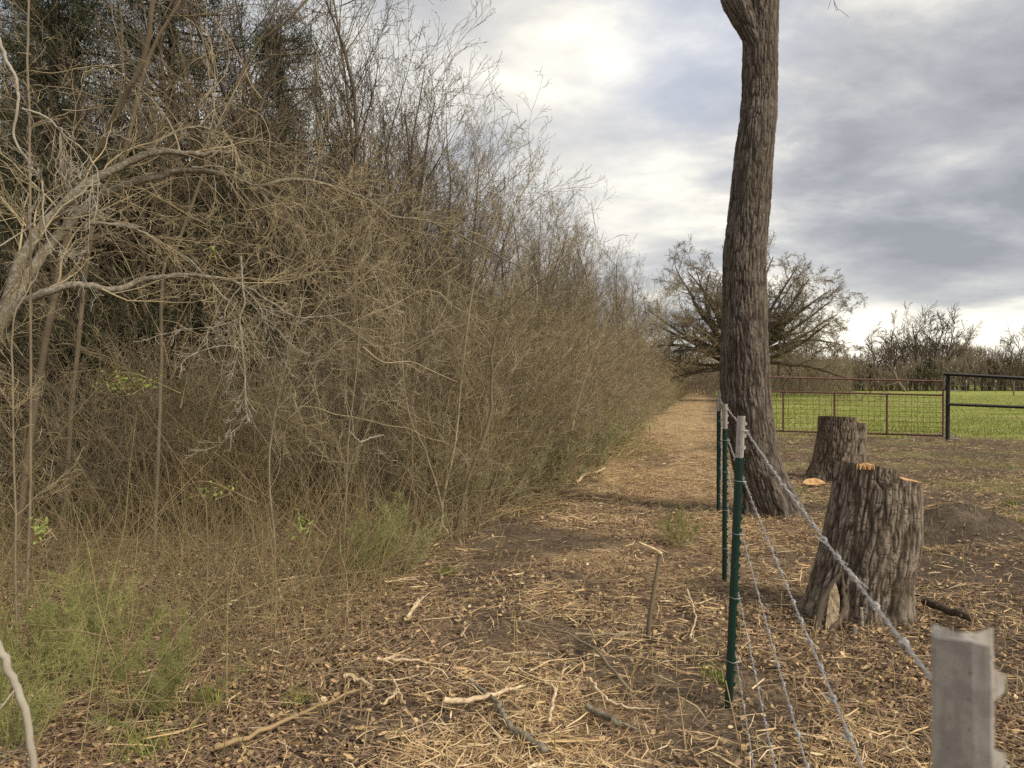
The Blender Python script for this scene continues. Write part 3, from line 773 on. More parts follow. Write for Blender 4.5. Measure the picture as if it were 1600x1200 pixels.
def make_tree(name, label, cat, S, stems, spread, tilt, H, r, mats, buds=0, budmat=None, group=None, sides=5):
    out = tree_parts(S, stems, spread, tilt, H, r); t = thing(name, label, cat, group=group)
    tube_obj('trunk', out[0], mats[0], t, sides); tube_obj('crown', out[1] + out[2] + out[3], mats[1], t, 3)
    if buds:
        tw = [q for l in (out[2], out[3]) for q in l]; P = []
        for _ in range(buds):
            pts = random.choice(tw)[0]; P.append(random.choice(pts[1:]))
        P = np.array(P) + rng.normal(0, .012, (len(P), 3)); n = len(P)
        V, F, rr = strips(n, P, rng.random(n) * 6.3, rng.normal(0, 1, n), rng.uniform(.012, .026, n), rng.uniform(.007, .015, n), 0 * P[:, 0], rng.random(n), P[:, 2])
        link_mesh('buds', V, F, budmat, t, {'rnd': rr}, smooth=False)
    return t


def sap_levels(up=.02, n1=15, n2=7, n3=4, ang=.62, rmin=.0022, frac=.42):
    return [dict(n=n1, seg=12, wig=.07, up=up, ang=ang, frac=frac, t0=.22, taper=.88, rf=.5, rmin=rmin, cone=.5), dict(n=n2, seg=7, wig=.10, up=.05, ang=.6, frac=.48, t0=.15, taper=.85, rf=.55),
            dict(n=n3, seg=5, wig=.12, up=.04, ang=.6, frac=.5, t0=.1, taper=.8, rf=.6), dict(n=0, seg=4, wig=.14, up=.03, ang=.5, frac=.5, t0=.1, taper=.7)]


TREES = []
glab = 'bare trees of the thicket'
specs = [(3, .12, .30, 6.6, .055, 'grey_twig', 'grey_twig', 0), (1, 0, .1, 7.4, .075, 'dark_twig', 'grey_twig', 0), (4, .18, .36, 6.2, .045, 'grey_twig', 'tan_twig', 0),
         (2, .10, .22, 7.0, .06, 'dark_twig', 'grey_twig', 900), (5, .2, .40, 5.6, .035, 'tan_twig', 'tan_twig', 0), (1, 0, .15, 6.8, .06, 'grey_twig', 'dark_twig', 0), (3, .15, .25, 6.3, .05, 'dark_twig', 'grey_twig', 2400)]
for (k, sp_, ti, H, r, a, b, bu) in specs:
    TREES.append(make_tree('bare_tree', 'x', 'tree', sap_levels(n1=26 if k == 1 else (17 if k < 4 else 13), n2=8, n3=6), k, sp_, ti, H, r, (M[a], M[b]), bu, M['bud'], glab))
shrub_S = [dict(n=8, seg=9, wig=.12, up=-.015, ang=.7, frac=.5, t0=.15, taper=.85, rf=.6, rmin=.0023), dict(n=5, seg=6, wig=.14, up=.01, ang=.7, frac=.5, t0=.1, taper=.8, rf=.65), dict(n=3, seg=4, wig=.15, up=.01, ang=.7, frac=.5, t0=.1, taper=.8, rf=.7), dict(n=0, seg=3, wig=.15, up=0, ang=.6, frac=.5, t0=.1, taper=.7)]
SHRUBS = []
for k in range(7):
    out = tree_parts(shrub_S, 17, .35, .55 if k % 2 else .38, (3.4, 2.6, 3.0, 2.2, 3.6, 2.8, 2.0)[k], .016)
    o = tube_obj('bare_shrub', out[0] + out[1] + out[2] + out[3], M[('tan_twig', 'tan_twig', 'grey_twig', 'tan_twig', 'tan_twig', 'cane', 'cane')[k]]); SHRUBS.append(o)
    tag(o, 'x', 'shrub', 'tangled leafless shrubs of the thicket')


def zone(y): return 0 if y < 12 else (1 if y < 28 else 2)


tl = ['tall bare tree in the near part of the thicket', 'tall bare tree in the middle of the thicket edge', 'small-looking bare tree far along the thicket edge']
tg = ['near bare trees of the thicket', 'middle bare trees of the thicket', 'far bare trees of the thicket']
sl_ = ['tan leafless shrub tangled in the near thicket', 'brown leafless shrub at the middle stretch of the thicket', 'brown leafless shrub far along the cleared lane']
sg = ['near shrubs of the thicket', 'middle shrubs of the thicket', 'far shrubs of the thicket']


LOOK = {}
for p_, l_ in zip(TREES, ('grey three-stemmed bare tree', 'straight single-stemmed bare tree', 'grey many-stemmed bare tree', 'dark forked tree with few buds', 'tan bushy-stemmed bare tree', 'slim dark-twigged bare tree', 'dark tree with pale green buds')): LOOK[p_.name] = l_
for p_, l_ in zip(SHRUBS, ('tall spreading tan shrub', 'upright tan shrub', 'grey-brown leafless shrub', 'low tan shrub', 'tallest tan arching shrub', 'rusty brown shrub', 'low rusty brown shrub')): LOOK[p_.name] = l_
usedl = {}


def describe(proto, x, y):
    s = float(edge_x(y)) - x; c = x / y * F_PX + 800
    row = 'front row' if s < 1.8 else ('second row' if s < 3.5 else ('third row' if s < 5.5 else ('fourth row' if s < 8.5 else 'far inside')))
    far = ('beside the tall trunk' if y < 9 else 'level with the stumps' if y < 12.5 else 'short of the gate' if y < 17 else 'level with the gate' if y < 24 else 'past the gate' if y < 36 else 'before the spreading tree' if y < 56 else 'near the lane end')
    if c < 0: far += ', leftmost'
    l = LOOK[proto.name] + ', ' + row + ' of the thicket, ' + far
    return l


def place(proto, x, y, s, labels, groups, tilt=0, cat=None, lab=None, grp=None, rz=None):
    lab = describe(proto, x, y); grp = 'thicket: ' + lab; z = 0
    o = dup(proto, (x, y, gz(x, y) - .02), random.random() * 2 * pi if rz is None else rz, s, lab or labels[z], grp or groups[z], (random.gauss(0, .05), random.gauss(0, .05) + tilt)); return o


# trees in bands left of the lane: (distance from the edge, depth)
random.seed(23)
pts = []
def try_place(n, y0, y1, s0, s1, mind, pw=1.0):
    k = 0
    for _ in range(n * 30):
        if k >= n: break
        y = y0 * (y1 / y0) ** (random.random() ** pw); x = float(edge_x(y)) - random.uniform(s0, s1)
        if x / y < -.80: continue
        m = mind * (.6 + y / 25)
        if all((x - a) ** 2 + (y - b) ** 2 > m * m for a, b in pts): pts.append((x, y)); k += 1; yield x, y


for x, y in try_place(64, 7.5, 17, 2.0, 8, .6):
    if x < -1.6 and y < 8.8: continue
    place(random.choice(TREES), x, y, random.uniform(.80, 1.0), None, None)
for x, y in try_place(110, 14, 95, 2.1, 9, .8):
    place(random.choice(TREES), x, y, random.uniform(.72, 1.0), tl, tg)
for x, y in try_place(90, 16, 70, 8, 34, 1.2):
    place(random.choice(TREES), x, y, random.uniform(.85, 1.15), tl, tg)
for xp, d, s in ((905, 24, 1.0), (925, 26, 1.12), (948, 30, 1.15), (965, 33, 1.2), (985, 36, 1.28), (1003, 41, 1.3), (1020, 47, 1.38), (1036, 54, 1.4), (870, 19, 1.0), (890, 21.5, 1.02), (840, 16.5, .98), (975, 40, 1.35), (940, 34, 1.25), (1045, 62, 1.35)):
    place(TREES[(xp // 5) % 7], px(xp, 0, d)[0] - .4, d, s, None, None)
for xp, d, s in ((500, 9.4, 1.22), (545, 10.2, 1.2), (585, 10.8, 1.08), (630, 11.6, 1.02), (440, 9.9, 1.25), (690, 13.2, 1.0), (380, 10.4, 1.25), (520, 13.8, 1.35)):
    place(TREES[(xp // 5 + 1) % 7], px(xp, 0, d)[0], d, s, None, None)
for xp, d, s in ((50, 8.3, 1.0), (160, 9.4, .95), (245, 8.4, .9), (335, 9.6, .95), (410, 8.8, .9), (480, 10.6, .95), (120, 11, 1.0), (300, 11.8, 1.0), (560, 11.5, .95), (380, 13, 1.0), (20, 10, 1), (200, 12.6, 1)):
    place(TREES[(xp // 10) % 7], px(xp, 0, d)[0], d, s, None, None)
pts = []
for x, y in try_place(150, 7.3, 80, .15, 3.8, .42):
    s = random.uniform(.7, 1.05) * min(1, .5 + y / 22) * (.8 if x / y < -.22 and y < 11 else 1); place(random.choice(SHRUBS), x, y, s, sl_, sg, tilt=random.uniform(0, .14))
for x, y in try_place(100, 7.5, 60, 3.0, 16, .8):
    place(random.choice(SHRUBS), x, y, random.uniform(.8, 1.2), sl_, sg)
for p in TREES + SHRUBS:                                          # the prototypes themselves stand in the wood too
    y = random.uniform(14, 30); x = float(edge_x(y)) - random.uniform(4, 12); p.location = (x, y, gz(x, y) - .02)
    p['label'] = describe(p, x, y); p['group'] = 'thicket: ' + p['label']

# undergrowth: thousands of crossing canes and stems
random.seed(31)
def undergrowth(n, d0, d1, s0, s1, hr, rad, power, wig=.12, lean=.6, xmin=-.78):
    polys = []
    u = np.random.default_rng(n).random((n, 4))
    for k in range(n):
        y = d0 * (d1 / d0) ** (u[k, 0] ** power); x = float(edge_x(y)) - (s0 + (s1 - s0) * u[k, 1] ** 1.3) + (vnoise(np.array([[y * .8, 3.3, 7.7]]))[0] - .5) * .9
        if x / y < xmin: continue
        a = u[k, 2] * 2 * pi; t = abs(random.gauss(0, lean)); d = [cos(a) * sin(t), sin(a) * sin(t), max(cos(t), .15)]
        H = random.uniform(*hr); p = [x, y, 0.0]; P = [tuple(p)]; seg = 6; arch = random.uniform(-.22, .06)
        for i in range(seg):
            d = [d[0] + random.gauss(0, wig), d[1] + random.gauss(0, wig), d[2] + random.gauss(0, wig) + arch]; l = math.sqrt(sum(q * q for q in d))
            d = [q / l for q in d]; p = [p[j] + d[j] * H / seg for j in range(3)]; p[2] = max(p[2], .02); P.append(tuple(p))
        r = rad * random.uniform(.6, 1.4) * (1 + y / 30); polys.append((P, [r * (1 - .11 * i) for i in range(seg + 1)]))
    return polys


xy = undergrowth(11000, 7.2, 45, -.1, 7, (.5, 1.9), .0026, .8)
o = tube_obj('thicket_undergrowth', xy, M['tan_twig'], None, 3); tag(o, 'dense brown tangle of thin stems filling the foot of the thicket', 'undergrowth', kind='stuff')
xy = undergrowth(7000, 7.6, 60, 1, 10, (1.0, 3.2), .0036, .8, lean=.35)
xy2 = undergrowth(2400, 3.6, 8.2, .1, 5.5, (.2, .9), .0019, .7, lean=.75, wig=.2)
o = tube_obj('low_dry_weeds', xy2, M['dry_grass'], None, 3); tag(o, 'low dry grey-green weeds in front of the near thicket', 'weeds', kind='stuff')
o = tube_obj('thicket_stems', xy, M['grey_twig'], None, 3); tag(o, 'grey-brown crossing stems deep inside the thicket', 'undergrowth', kind='stuff')
xy = undergrowth(3000, 2.6, 8.5, -.15, 5.5, (.3, 1.6), .0019, .62, lean=1.0, wig=.17)
o = tube_obj('bramble_canes', xy, M['cane'], None, 3); tag(o, 'thin arching bramble canes over the dead leaves at bottom left', 'brambles', kind='stuff')
xy = undergrowth(9000, 28, 98, -.4, 4, (.5, 1.7), .0045, 1.0, lean=.3)
o = tube_obj('dry_tall_grass', xy, M['dry_grass'], None, 3); tag(o, 'pale dry tall grass along the far end of the lane', 'dry grass', kind='stuff')

random.seed(37)
polys = []
for k in range(130):
    x0 = random.uniform(-60, 860); d = random.uniform(6.2, 9.5); y0 = random.uniform(120, 640) if x0 < 560 else random.uniform(330, 640); q = [px(x0, y0, d)]; a = random.gauss(0, .7) + (0 if random.random() < .5 else pi / 2); L = random.uniform(.5, 1.6)
    if q[0][0] > float(edge_x(d)) - .3 or q[0][2] > 4.6: continue
    dx, dz = cos(a), sin(a); P = [q[0]]
    for i in range(10):
        dx += random.gauss(0, .25); dz += random.gauss(0, .25) - .08; l = math.hypot(dx, dz); dx /= l; dz /= l
        P.append((P[-1][0] + dx * L / 6, P[-1][1] + random.gauss(0, .05), max(.05, P[-1][2] + dz * L / 6)))
    P = [p for p in P if p[0] < float(edge_x(p[1])) + .2]
    if len(P) > 4: r_ = random.uniform(.0035, .008); P = catmull(P, 3); polys.append((P, [r_ * (1 - .7 * i / len(P)) for i in range(len(P))]))
o = tube_obj('woody_vines', polys, M['tan_twig'], None, 5); tag(o, 'curling woody vines looped through the near thicket', 'vines', kind='stuff')

# ------------------------------------------------------------------ cedars
def cedar_mesh(H, Rb, n_br, dens):
    polys = []; base = []; twig = []
    base.append(([(0, 0, -.1), (.03, .02, H * .3), (-.02, .03, H * .65), (0, 0, H)], [.11, .09, .05, .01]))
    for k in range(n_br):
        z = H * (.12 + .86 * random.random()); a = random.random() * 2 * pi; L = Rb * (1 - (z / H) ** 1.4 * .85) * random.uniform(.6, 1.1)
        p = [0, 0, z]; d = [cos(a), sin(a), .25]; P = [tuple(p)]
        for i in range(6):
            d = [d[0] + random.gauss(0, .12), d[1] + random.gauss(0, .12), d[2] + random.gauss(0, .08)]; l = math.sqrt(sum(q * q for q in d)); d = [q / l for q in d]
            p = [p[j] + d[j] * L / 6 for j in range(3)]; P.append(tuple(p))
        base.append((P, [.02 * (1 - i * .14) for i in range(7)])); twig.append(P)
    pos = []; dr = []
    for P in twig:
        for _ in range(dens):
            i = random.choice((1, 2, 3, 4, 5, 5, 4)); t = random.random(); q = [P[i][j] * (1 - t) + P[i + 1][j] * t for j in range(3)]
            c = [q[j] + random.gauss(0, .09) for j in range(3)]; ax = [P[i + 1][j] - P[i][j] + random.gauss(0, .06) for j in range(3)]
            for __ in range(9): pos.append([c[j] + random.gauss(0, .035) for j in range(3)]); dr.append([ax[j] + random.gauss(0, .09) for j in range(3)])
    return base, np.array(pos), np.array(dr)


def needle_strips(pos, dr, L, Wd):
    n = len(pos); dr = dr / np.linalg.norm(dr, axis=1)[:, None]; s = np.cross(dr, rng.normal(0, 1, (n, 3))); s /= np.linalg.norm(s, axis=1)[:, None]
    a = pos - dr * (L / 2)[:, None]; b = pos + dr * (L / 2)[:, None]; w = s * (Wd / 2)[:, None]
    V = np.stack([a - w, a + w, b], 1).reshape(-1, 3); return V, np.arange(3 * n).reshape(-1, 3)


random.seed(41)
cbase, cp, cd = cedar_mesh(7.4, 2.5, 150, 60)
ced = thing('cedar_tree', 'dark green cedar at the top left behind the pale arching limbs', 'tree', group=None)
tube_obj('trunk', cbase, M['dark_twig'], ced, 5)
n = len(cp); V, F = needle_strips(cp, cd, rng.uniform(.03, .08, n), rng.uniform(.006, .013, n))
link_mesh('crown', V, F, M['cedar'], ced, {'rnd': np.repeat(rng.random(n), 3)}, smooth=False)
cx0, cy0, _ = px(270, 0, 9.2); ced.location = (cx0, cy0, 0)
for xp, d, s, l in ((90, 8.6, 1.0, 'dark cedar at the far left, behind the leaning lichened trunk'), (60, 13, 1.1, 'cedar half hidden deep in the thicket at the left edge'), (440, 11.5, .95, 'slim dark cedar right of the larger cedar'), (620, 19, .75, 'small cedar hidden among bare trees in the middle of the thicket'), (330, 17, .9, 'cedar deep behind the largest cedar')):
    X, Y, _ = px(xp, 0, d); dup(ced, (X, Y, 0), random.random() * 6, (s * .9, s * .9, s), l)

# ------------------------------------------------------------------ hand-placed limbs of the near thicket
def limb(ptsd, r0, r1, out, side=0, L=1.0, S=None, up=.0, sidew=.4):
    P = catmull([px(*q) for q in ptsd], 6); n = len(P); jit = .12 * r0 + .004; P = [P[0]] + [tuple(c + random.gauss(0, jit) * .5 for c in q) for q in P[1:-1]] + [P[-1]]; rad = [r0 + (r1 - r0) * i / (n - 1) for i in range(n)]
    out[0].append((P, rad))
    S = S or [dict(n=6, seg=8, wig=.15, up=up, ang=.7, frac=.5, t0=.15, taper=.85, rf=.6, rmin=.0016), dict(n=4, seg=5, wig=.17, up=.0, ang=.7, frac=.5, t0=.1, taper=.8, rf=.65), dict(n=0, seg=4, wig=.17, up=0, ang=.7, frac=.5, t0=.1, taper=.7)]
    for k in range(side):
        i = int(random.uniform(.15, .98) * (n - 1)); d = np.array(P[min(i + 1, n - 1)]) - np.array(P[max(i - 1, 0)]); d /= np.linalg.norm(d)
        sub = [[], []]; grow(sub, P[i], rot_dir(tuple(d), random.uniform(.4, 1.1)), L * random.uniform(.4, 1.1), max(rad[i] * sidew * random.uniform(.3, .9), .0028), 0, S); out[1] += sub[0] + sub[1]


random.seed(51)
lt = thing('arching_tree', 'lichen-spotted leaning tree at the left edge, its grey limbs arching right over the thicket', 'tree')
o1 = [[], []]
limb([(-120, 760, 5.0), (-60, 640, 5.0), (0, 510, 5.1), (30, 415, 5.2), (65, 358, 5.3), (118, 305, 5.4), (168, 270, 5.5), (225, 244, 5.6), (262, 237, 5.7), (310, 241, 5.8), (366, 237, 5.9)], .052, .015, o1, 16, 1.2)
limb([(0, 510, 5.1), (45, 430, 5.3), (88, 372, 5.45), (142, 318, 5.6), (188, 293, 5.7), (240, 278, 5.8), (292, 266, 5.9), (340, 271, 6.0), (378, 283, 6.1), (398, 300, 6.15)], .04, .015, o1, 14, 1.2)
limb([(390, 300, 6.15), (424, 287, 6.2), (465, 281, 6.3), (503, 287, 6.4), (544, 300, 6.5), (585, 318, 6.6), (616, 339, 6.7), (661, 343, 6.8), (710, 364, 6.9), (762, 390, 7.0), (822, 422, 7.1)], .018, .006, o1, 18, 1.0)
limb([(378, 283, 6.1), (420, 300, 6.1), (445, 325, 6.1), (452, 345, 6.1)], .012, .006, o1, 4, .7)
limb([(-40, 560, 4.9), (22, 482, 5.0), (67, 460, 5.0), (112, 445, 5.1), (180, 452, 5.2), (225, 437, 5.3), (285, 430, 5.4), (337, 434, 5.5), (386, 449, 5.6), (450, 490, 5.7), (487, 496, 5.8), (547, 488, 5.9)], .032, .005, o1, 20, 1.0)
limb([(142, 350, 5.2), (190, 352, 5.2), (222, 362, 5.3), (262, 385, 5.4), (300, 410, 5.5), (340, 455, 5.5), (366, 478, 5.5)], .013, .005, o1, 8, .8)
limb([(300, 262, 5.8), (345, 262, 5.9), (395, 285, 6.2), (430, 320, 6.2), (520, 330, 6.3), (600, 345, 6.4)], .010, .004, o1, 10, .8)
limb([(230, 244, 5.6), (260, 215, 5.7), (310, 199, 5.8), (360, 215, 5.9), (420, 222, 6.0), (480, 240, 6.0)], .012, .004, o1, 10, .9)
tube_obj('trunk', o1[0], M['lichen_bark'], lt, 9); tube_obj('crown', o1[1], M['tan_twig'], lt, 4)

o2 = [[], []]; hang = thing('hanging_branch', 'pale lichened branch hanging down in the middle of the near thicket', 'branch')
limb([(377, 400, 5.1), (379, 440, 5.1), (383, 476, 5.1), (375, 497, 5.1), (379, 545, 5.1), (383, 580, 5.1), (383, 625, 5.1), (387, 658, 5.1)], .0075, .003, o2, 9, .5)
limb([(379, 545, 5.1), (350, 540, 5.05), (325, 545, 5.0), (302, 553, 5.0)], .005, .002, o2, 2, .3)
limb([(384, 440, 5.1), (355, 478, 5.1), (353, 500, 5.1), (372, 470, 5.1)], .005, .003, o2, 2, .3)
tube_obj('stem', o2[0], M['pale_twig'], hang, 6); tube_obj('twigs', o2[1], M['pale_twig'], hang, 4)
o2 = [[], []]; hang = thing('hanging_branch', 'crooked white-lichened branches hanging at the top left corner', 'branch')
limb([(0, 60, 4.2), (12, 95, 4.2), (27, 125, 4.2), (30, 160, 4.2), (24, 215, 4.2), (45, 252, 4.2), (66, 285, 4.2), (68, 340, 4.2), (80, 395, 4.2)], .011, .003, o2, 7, .5)
limb([(35, 170, 4.2), (75, 185, 4.3), (105, 215, 4.3), (140, 245, 4.3), (155, 285, 4.3), (148, 350, 4.3)], .007, .003, o2, 7, .5)
limb([(97, 200, 4.3), (97, 230, 4.3), (88, 262, 4.3), (110, 290, 4.3), (130, 350, 4.4)], .006, .003, o2, 3, .4)
limb([(0, 385, 4.2), (50, 352, 4.3), (105, 300, 4.4), (160, 288, 4.6)], .005, .003, o2, 3, .5)
tube_obj('stem', o2[0], M['pale_twig'], hang, 6); tube_obj('twigs', o2[1], M['pale_twig'], hang, 4)

# leaning stems
random.seed(53)
for i_, (q, r0, r1, m_, l) in enumerate([
    ([(20, 880, 6.5), (60, 600, 6.5), (95, 420, 6.5), (127, 290, 6.4), (157, 232, 6.3), (191, 161, 6.2), (225, 94, 6.1), (240, 8, 6.0), (250, -90, 6.0)], .030, .018, 'grey_twig', 'grey-brown leaning stem rising through the top left of the thicket'),
    ([(95, 850, 7.0), (120, 560, 7.0), (150, 330, 7.0), (190, 250, 7.0), (235, 90, 6.9), (285, 0, 6.8), (320, -80, 6.8)], .022, .014, 'grey_twig', 'slender leaning stem just right of the thickest leaning stem'),
    ([(240, 865, 6.6), (250, 640, 6.6), (255, 430, 6.6), (277, 386, 6.6), (322, 258, 6.5), (349, 188, 6.4), (397, 79, 6.3), (450, 34, 6.2), (520, -40, 6.2)], .017, .009, 'grey_twig', 'tan stem leaning right across the dark cedar'),
    ([(40, 985, 4.6), (48, 640, 4.6), (48, 300, 4.6), (46, 60, 4.6), (50, -60, 4.6)], .009, .006, 'grey_twig', 'straight thin upright stem near the left edge'),
    ([(25, 1000, 4.4), (20, 640, 4.4), (22, 500, 4.4), (60, 420, 4.5), (62, 300, 4.5)], .006, .004, 'grey_twig', 'thin yellowish cane near the left edge'),
    ([(712, 838, 7.1), (730, 755, 7.1), (765, 655, 7.1), (768, 600, 7.1), (775, 520, 7.0), (822, 455, 6.9), (880, 420, 6.8)], .022, .006, 'tan_twig', 'tan forked sapling at the edge of the lane, its main stem bowed right'),
    ([(686, 832, 7.0), (690, 790, 7.0), (664, 705, 7.0), (640, 650, 6.9), (628, 560, 6.8), (635, 480, 6.8)], .013, .006, 'tan_twig', 'thin sapling stem bending left beside the forked sapling'),
    ([(700, 835, 7.1), (690, 800, 7.1), (712, 690, 7.2), (725, 560, 7.2), (745, 430, 7.2), (800, 330, 7.1), (850, 250, 7.1)], .012, .004, 'tan_twig', 'tall whip-like sapling just behind the forked sapling'),
    ([(536, 900, 6.2), (540, 780, 6.2), (545, 680, 6.2), (560, 540, 6.2), (556, 440, 6.2), (580, 330, 6.2)], .009, .004, 'grey_twig', 'upright thin sapling left of the forked sapling'),
    ([(880, 745, 10.5), (900, 640, 10.5), (925, 560, 10.4), (960, 470, 10.3)], .02, .008, 'tan_twig', 'sapling leaning over the lane at mid distance'),
    ([(430, 860, 6.0), (420, 720, 6.0), (440, 600, 6.0), (470, 480, 6.0), (500, 380, 6.0)], .009, .004, 'grey_twig', 'slim sapling in the middle of the near thicket')]):
    o2 = [[], []]; t = thing('thin_sapling', l, 'sapling')
    limb(q, r0, r1, o2, 22 if i_ != 3 else 6, 1.3 if i_ not in (3, 4) else .5, up=.05); tube_obj('stem', o2[0], M[m_], t, 7); tube_obj('twigs', o2[1], M['tan_twig' if i_ > 2 else 'grey_twig'], t, 3)

o2 = [[], []]
random.seed(57)
limb([(538, 745, 5.2), (550, 718, 5.15), (563, 691, 5.1)], .006, .006, o2); limb([(563, 691, 5.1), (582, 684, 5.1), (600, 680, 5.1)], .0075, .006, o2); limb([(563, 691, 5.1), (552, 680, 5.1), (545, 672, 5.1)], .003, .002, o2)
tag(tube_obj('broken_branch', o2[0], M['pale_twig'], None, 6), 'pale broken forked twig caught upright in the brush, left of the lane', 'branch')
o2 = [[], []]
limb([(-20, 985, 2.6), (5, 1030, 2.6), (25, 1075, 2.6), (42, 1130, 2.6), (52, 1215, 2.6)], .014, .012, o2, 3, .3)
tag(tube_obj('fallen_branch', o2[0] + o2[1], M['pale_twig'], None, 8), 'white-lichened branch lying at the bottom left corner', 'branch')

# snapped stub on the lane and other standing bits
def gp(x, y, up=0.0):
    d = CAM_H * F_PX / (y - HOR); X, Y, _ = px(x, y, d); return (X, Y, gz(X, Y) + up)


b0 = gp(1012, 1003); dd = b0[1]
sn = thing('snapped_sapling', 'snapped waist-high sapling stub on the lane with its broken top folded left', 'stub')
tube_obj('stem', [(catmull([(b0[0], b0[1], b0[2] - .05), px(1016, 960, dd), px(1026, 900, dd), px(1031, 868, dd)], 5), list(np.linspace(.014, .011, 16)))], M['grey_twig'], sn, 9)
tube_obj('broken_top', [(catmull([px(1034, 866, dd), px(1022, 858, dd), px(1008, 852, dd - .05), px(998, 847, dd - .08)], 4), list(np.linspace(.012, .004, 13))), ([px(1033, 864, dd), px(1038, 880, dd - .02)], [.005, .002])], M['pale_wood'], sn, 7)

random.seed(61)
sticks = [([(695, 1124), (740, 1120), (780, 1110), (822, 1096)], .012, .005, 'pale_wood', 'pale peeled stick lying straight across the foot of the lane'),
          ([(733, 1090), (768, 1115), (782, 1135), (790, 1158), (820, 1178), (850, 1205)], .006, .013, 'lichen_bark', 'crooked grey branch running off the bottom edge of the picture'),
          ([(810, 1072), (845, 1092), (867, 1104), (862, 1135), (857, 1157)], .004, .007, 'pale_wood', 'tan twig bent like an elbow right of the crooked branch'),
          ([(922, 1090), (940, 1112), (970, 1127), (1000, 1133)], .007, .003, 'pale_wood', 'curved tan twig on the lane right of centre foreground'),
          ([(918, 1132), (945, 1147), (970, 1160)], .011, .010, 'lichen_bark', 'short thick grey stick near the bottom of the lane'),
          ([(588, 1057), (640, 1058), (700, 1060)], .008, .003, 'pale_wood', 'pale splintered stick lying flat at the left of the lane'),
          ([(540, 1083), (565, 1090), (580, 1105)], .009, .006, 'pale_wood', 'short curved pale stick at lower left of lane'),
          ([(610, 1080), (622, 1105), (632, 1128)], .004, .004, 'pale_wood', 'thin pale twig pointing down the lane at lower left'),
          ([(595, 1130), (610, 1118), (620, 1108)], .005, .005, 'pale_wood', 'short light chip of stick crossing the thin pale twig'),
          ([(900, 762), (915, 750), (935, 744), (945, 738)], .024, .010, 'pale_wood', 'stout pale forked branch at mid-distance on the left of the lane'),
          ([(945, 675), (965, 688), (985, 700)], .03, .02, 'pale_wood', 'pale broken branch at the foot of the brush, farther up the lane'),
          ([(635, 985), (650, 965), (656, 955)], .010, .008, 'pale_wood', 'upright pale splinter at the left of the lane'),
          ([(900, 1010), (960, 1012), (1000, 1006)], .006, .004, 'grey_twig', 'grey stick lying crosswise in the middle of the lane'),
          ([(1445, 962), (1480, 975), (1520, 992)], .022, .018, 'dark_twig', 'dark fallen stick behind the blurred near post'),
          ([(800, 990), (860, 1000), (930, 1040), (985, 1110)], .004, .007, 'grey_twig', 'long thin grey branch slanting across the lane'),
          ([(600, 925), (640, 918), (665, 925)], .006, .004, 'pale_wood', 'thin pale stick at the foot of the brambles'),
          ([(330, 1200), (420, 1165), (500, 1130), (560, 1105)], .009, .004, 'cane', 'long straw-coloured stem on the bottom left of the lane'),
          ([(1480, 790), (1520, 797), (1530, 806)], .012, .006, 'grey_twig', 'thin stick on the bare soil near the right edge'),
          ([(1075, 935), (1088, 980), (1080, 1010), (1085, 1025)], .005, .003, 'pale_wood', 'wavy pale twig on the lane just left of the green post')]
for P2, r0, r1, m_, l in sticks:
    P = catmull([gp(a, b, .012) for a, b in P2], 5); n = len(P); rad = [1.25 * (r0 + (r1 - r0) * k / (n - 1)) for k in range(n)]
    P = [(p[0] + random.gauss(0, .004), p[1], p[2] + rad[k] + random.uniform(.028, .045)) for k, p in enumerate(P)]
    polys = [(P, rad)]
    for _ in range(random.choice((1, 2, 3))):
        k = random.randint(1, n - 2); d = np.array(P[k + 1]) - np.array(P[k - 1]); d /= np.linalg.norm(d); e = rot_dir(tuple(d), .7); L = random.uniform(.05, .16)
        polys.append(([P[k], tuple(P[k][j] + e[j] * L * .5 * (1 if j < 2 else .3) for j in range(3)), tuple(P[k][j] + e[j] * L * (1 if j < 2 else .3) for j in range(3))], [rad[k] * .6, rad[k] * .45, rad[k] * .2]))
    V, F, rr = tubes(polys, 7, True); o = link_mesh('fallen_stick', V, F, M[m_], attrs={'rnd': rr}); tag(o, l, 'stick')

# brush piles and cut stubble
random.seed(63)
polys = []
for _ in range(260):
    x, y, z = gp(random.gauss(988, 24), random.gauss(702, 11)); a = random.gauss(.3, .5); L = random.uniform(.2, 1.1); h = random.uniform(.02, .22)
    polys.append(([(x - cos(a) * L / 2, y - sin(a) * L / 2, z + h), (x, y, z + h + .05), (x + cos(a) * L / 2, y + sin(a) * L / 2, z + h * .6)], [.008, .007, .003]))
tag(tube_obj('brush_pile', polys, M['cane'], None, 4), 'low heap of cut brush at the left edge of the lane, mid-distance', 'brush pile', kind='stuff')
polys = []
P = view_points(900, 2.8, 22, 500, 1600, power=.4)
for x, y in P:
    if x < edge_x(y) - .2: continue
    if masks(np.array([x]), np.array([y]))[0][0] > .3: continue
    z = gz(x, y); h = random.uniform(.03, .16) * (1 if random.random() < .85 else 2); a = random.gauss(0, .25); b = random.gauss(0, .25)
    polys.append(([(x, y, z - .02), (x + a * h * .5, y + b * h * .5, z + h * .5), (x + a * h, y + b * h, z + h)], [.0032, .0028, .0022]))
tag(tube_obj('cut_stubble', polys, M['cane'], None, 4, True), 'short cut stems poking up from the cleared ground', 'stubble', kind='stuff')
random.seed(67)
polys = []
for _ in range(420):
    y = 8 * (5 ** random.random()); x = float(edge_x(y)) + random.gauss(.1, .28); a = random.gauss(.9, .8); L = random.uniform(.15, .9); h = random.uniform(.02, .10); z = gz(x, y)
    polys.append(([(x - cos(a) * L / 2, y - sin(a) * L / 2, z + h * .4), (x + random.gauss(0, .03), y, z + h), (x + cos(a) * L / 2, y + sin(a) * L / 2, z + h * .5)], [random.uniform(.004, .011), .006, .002]))
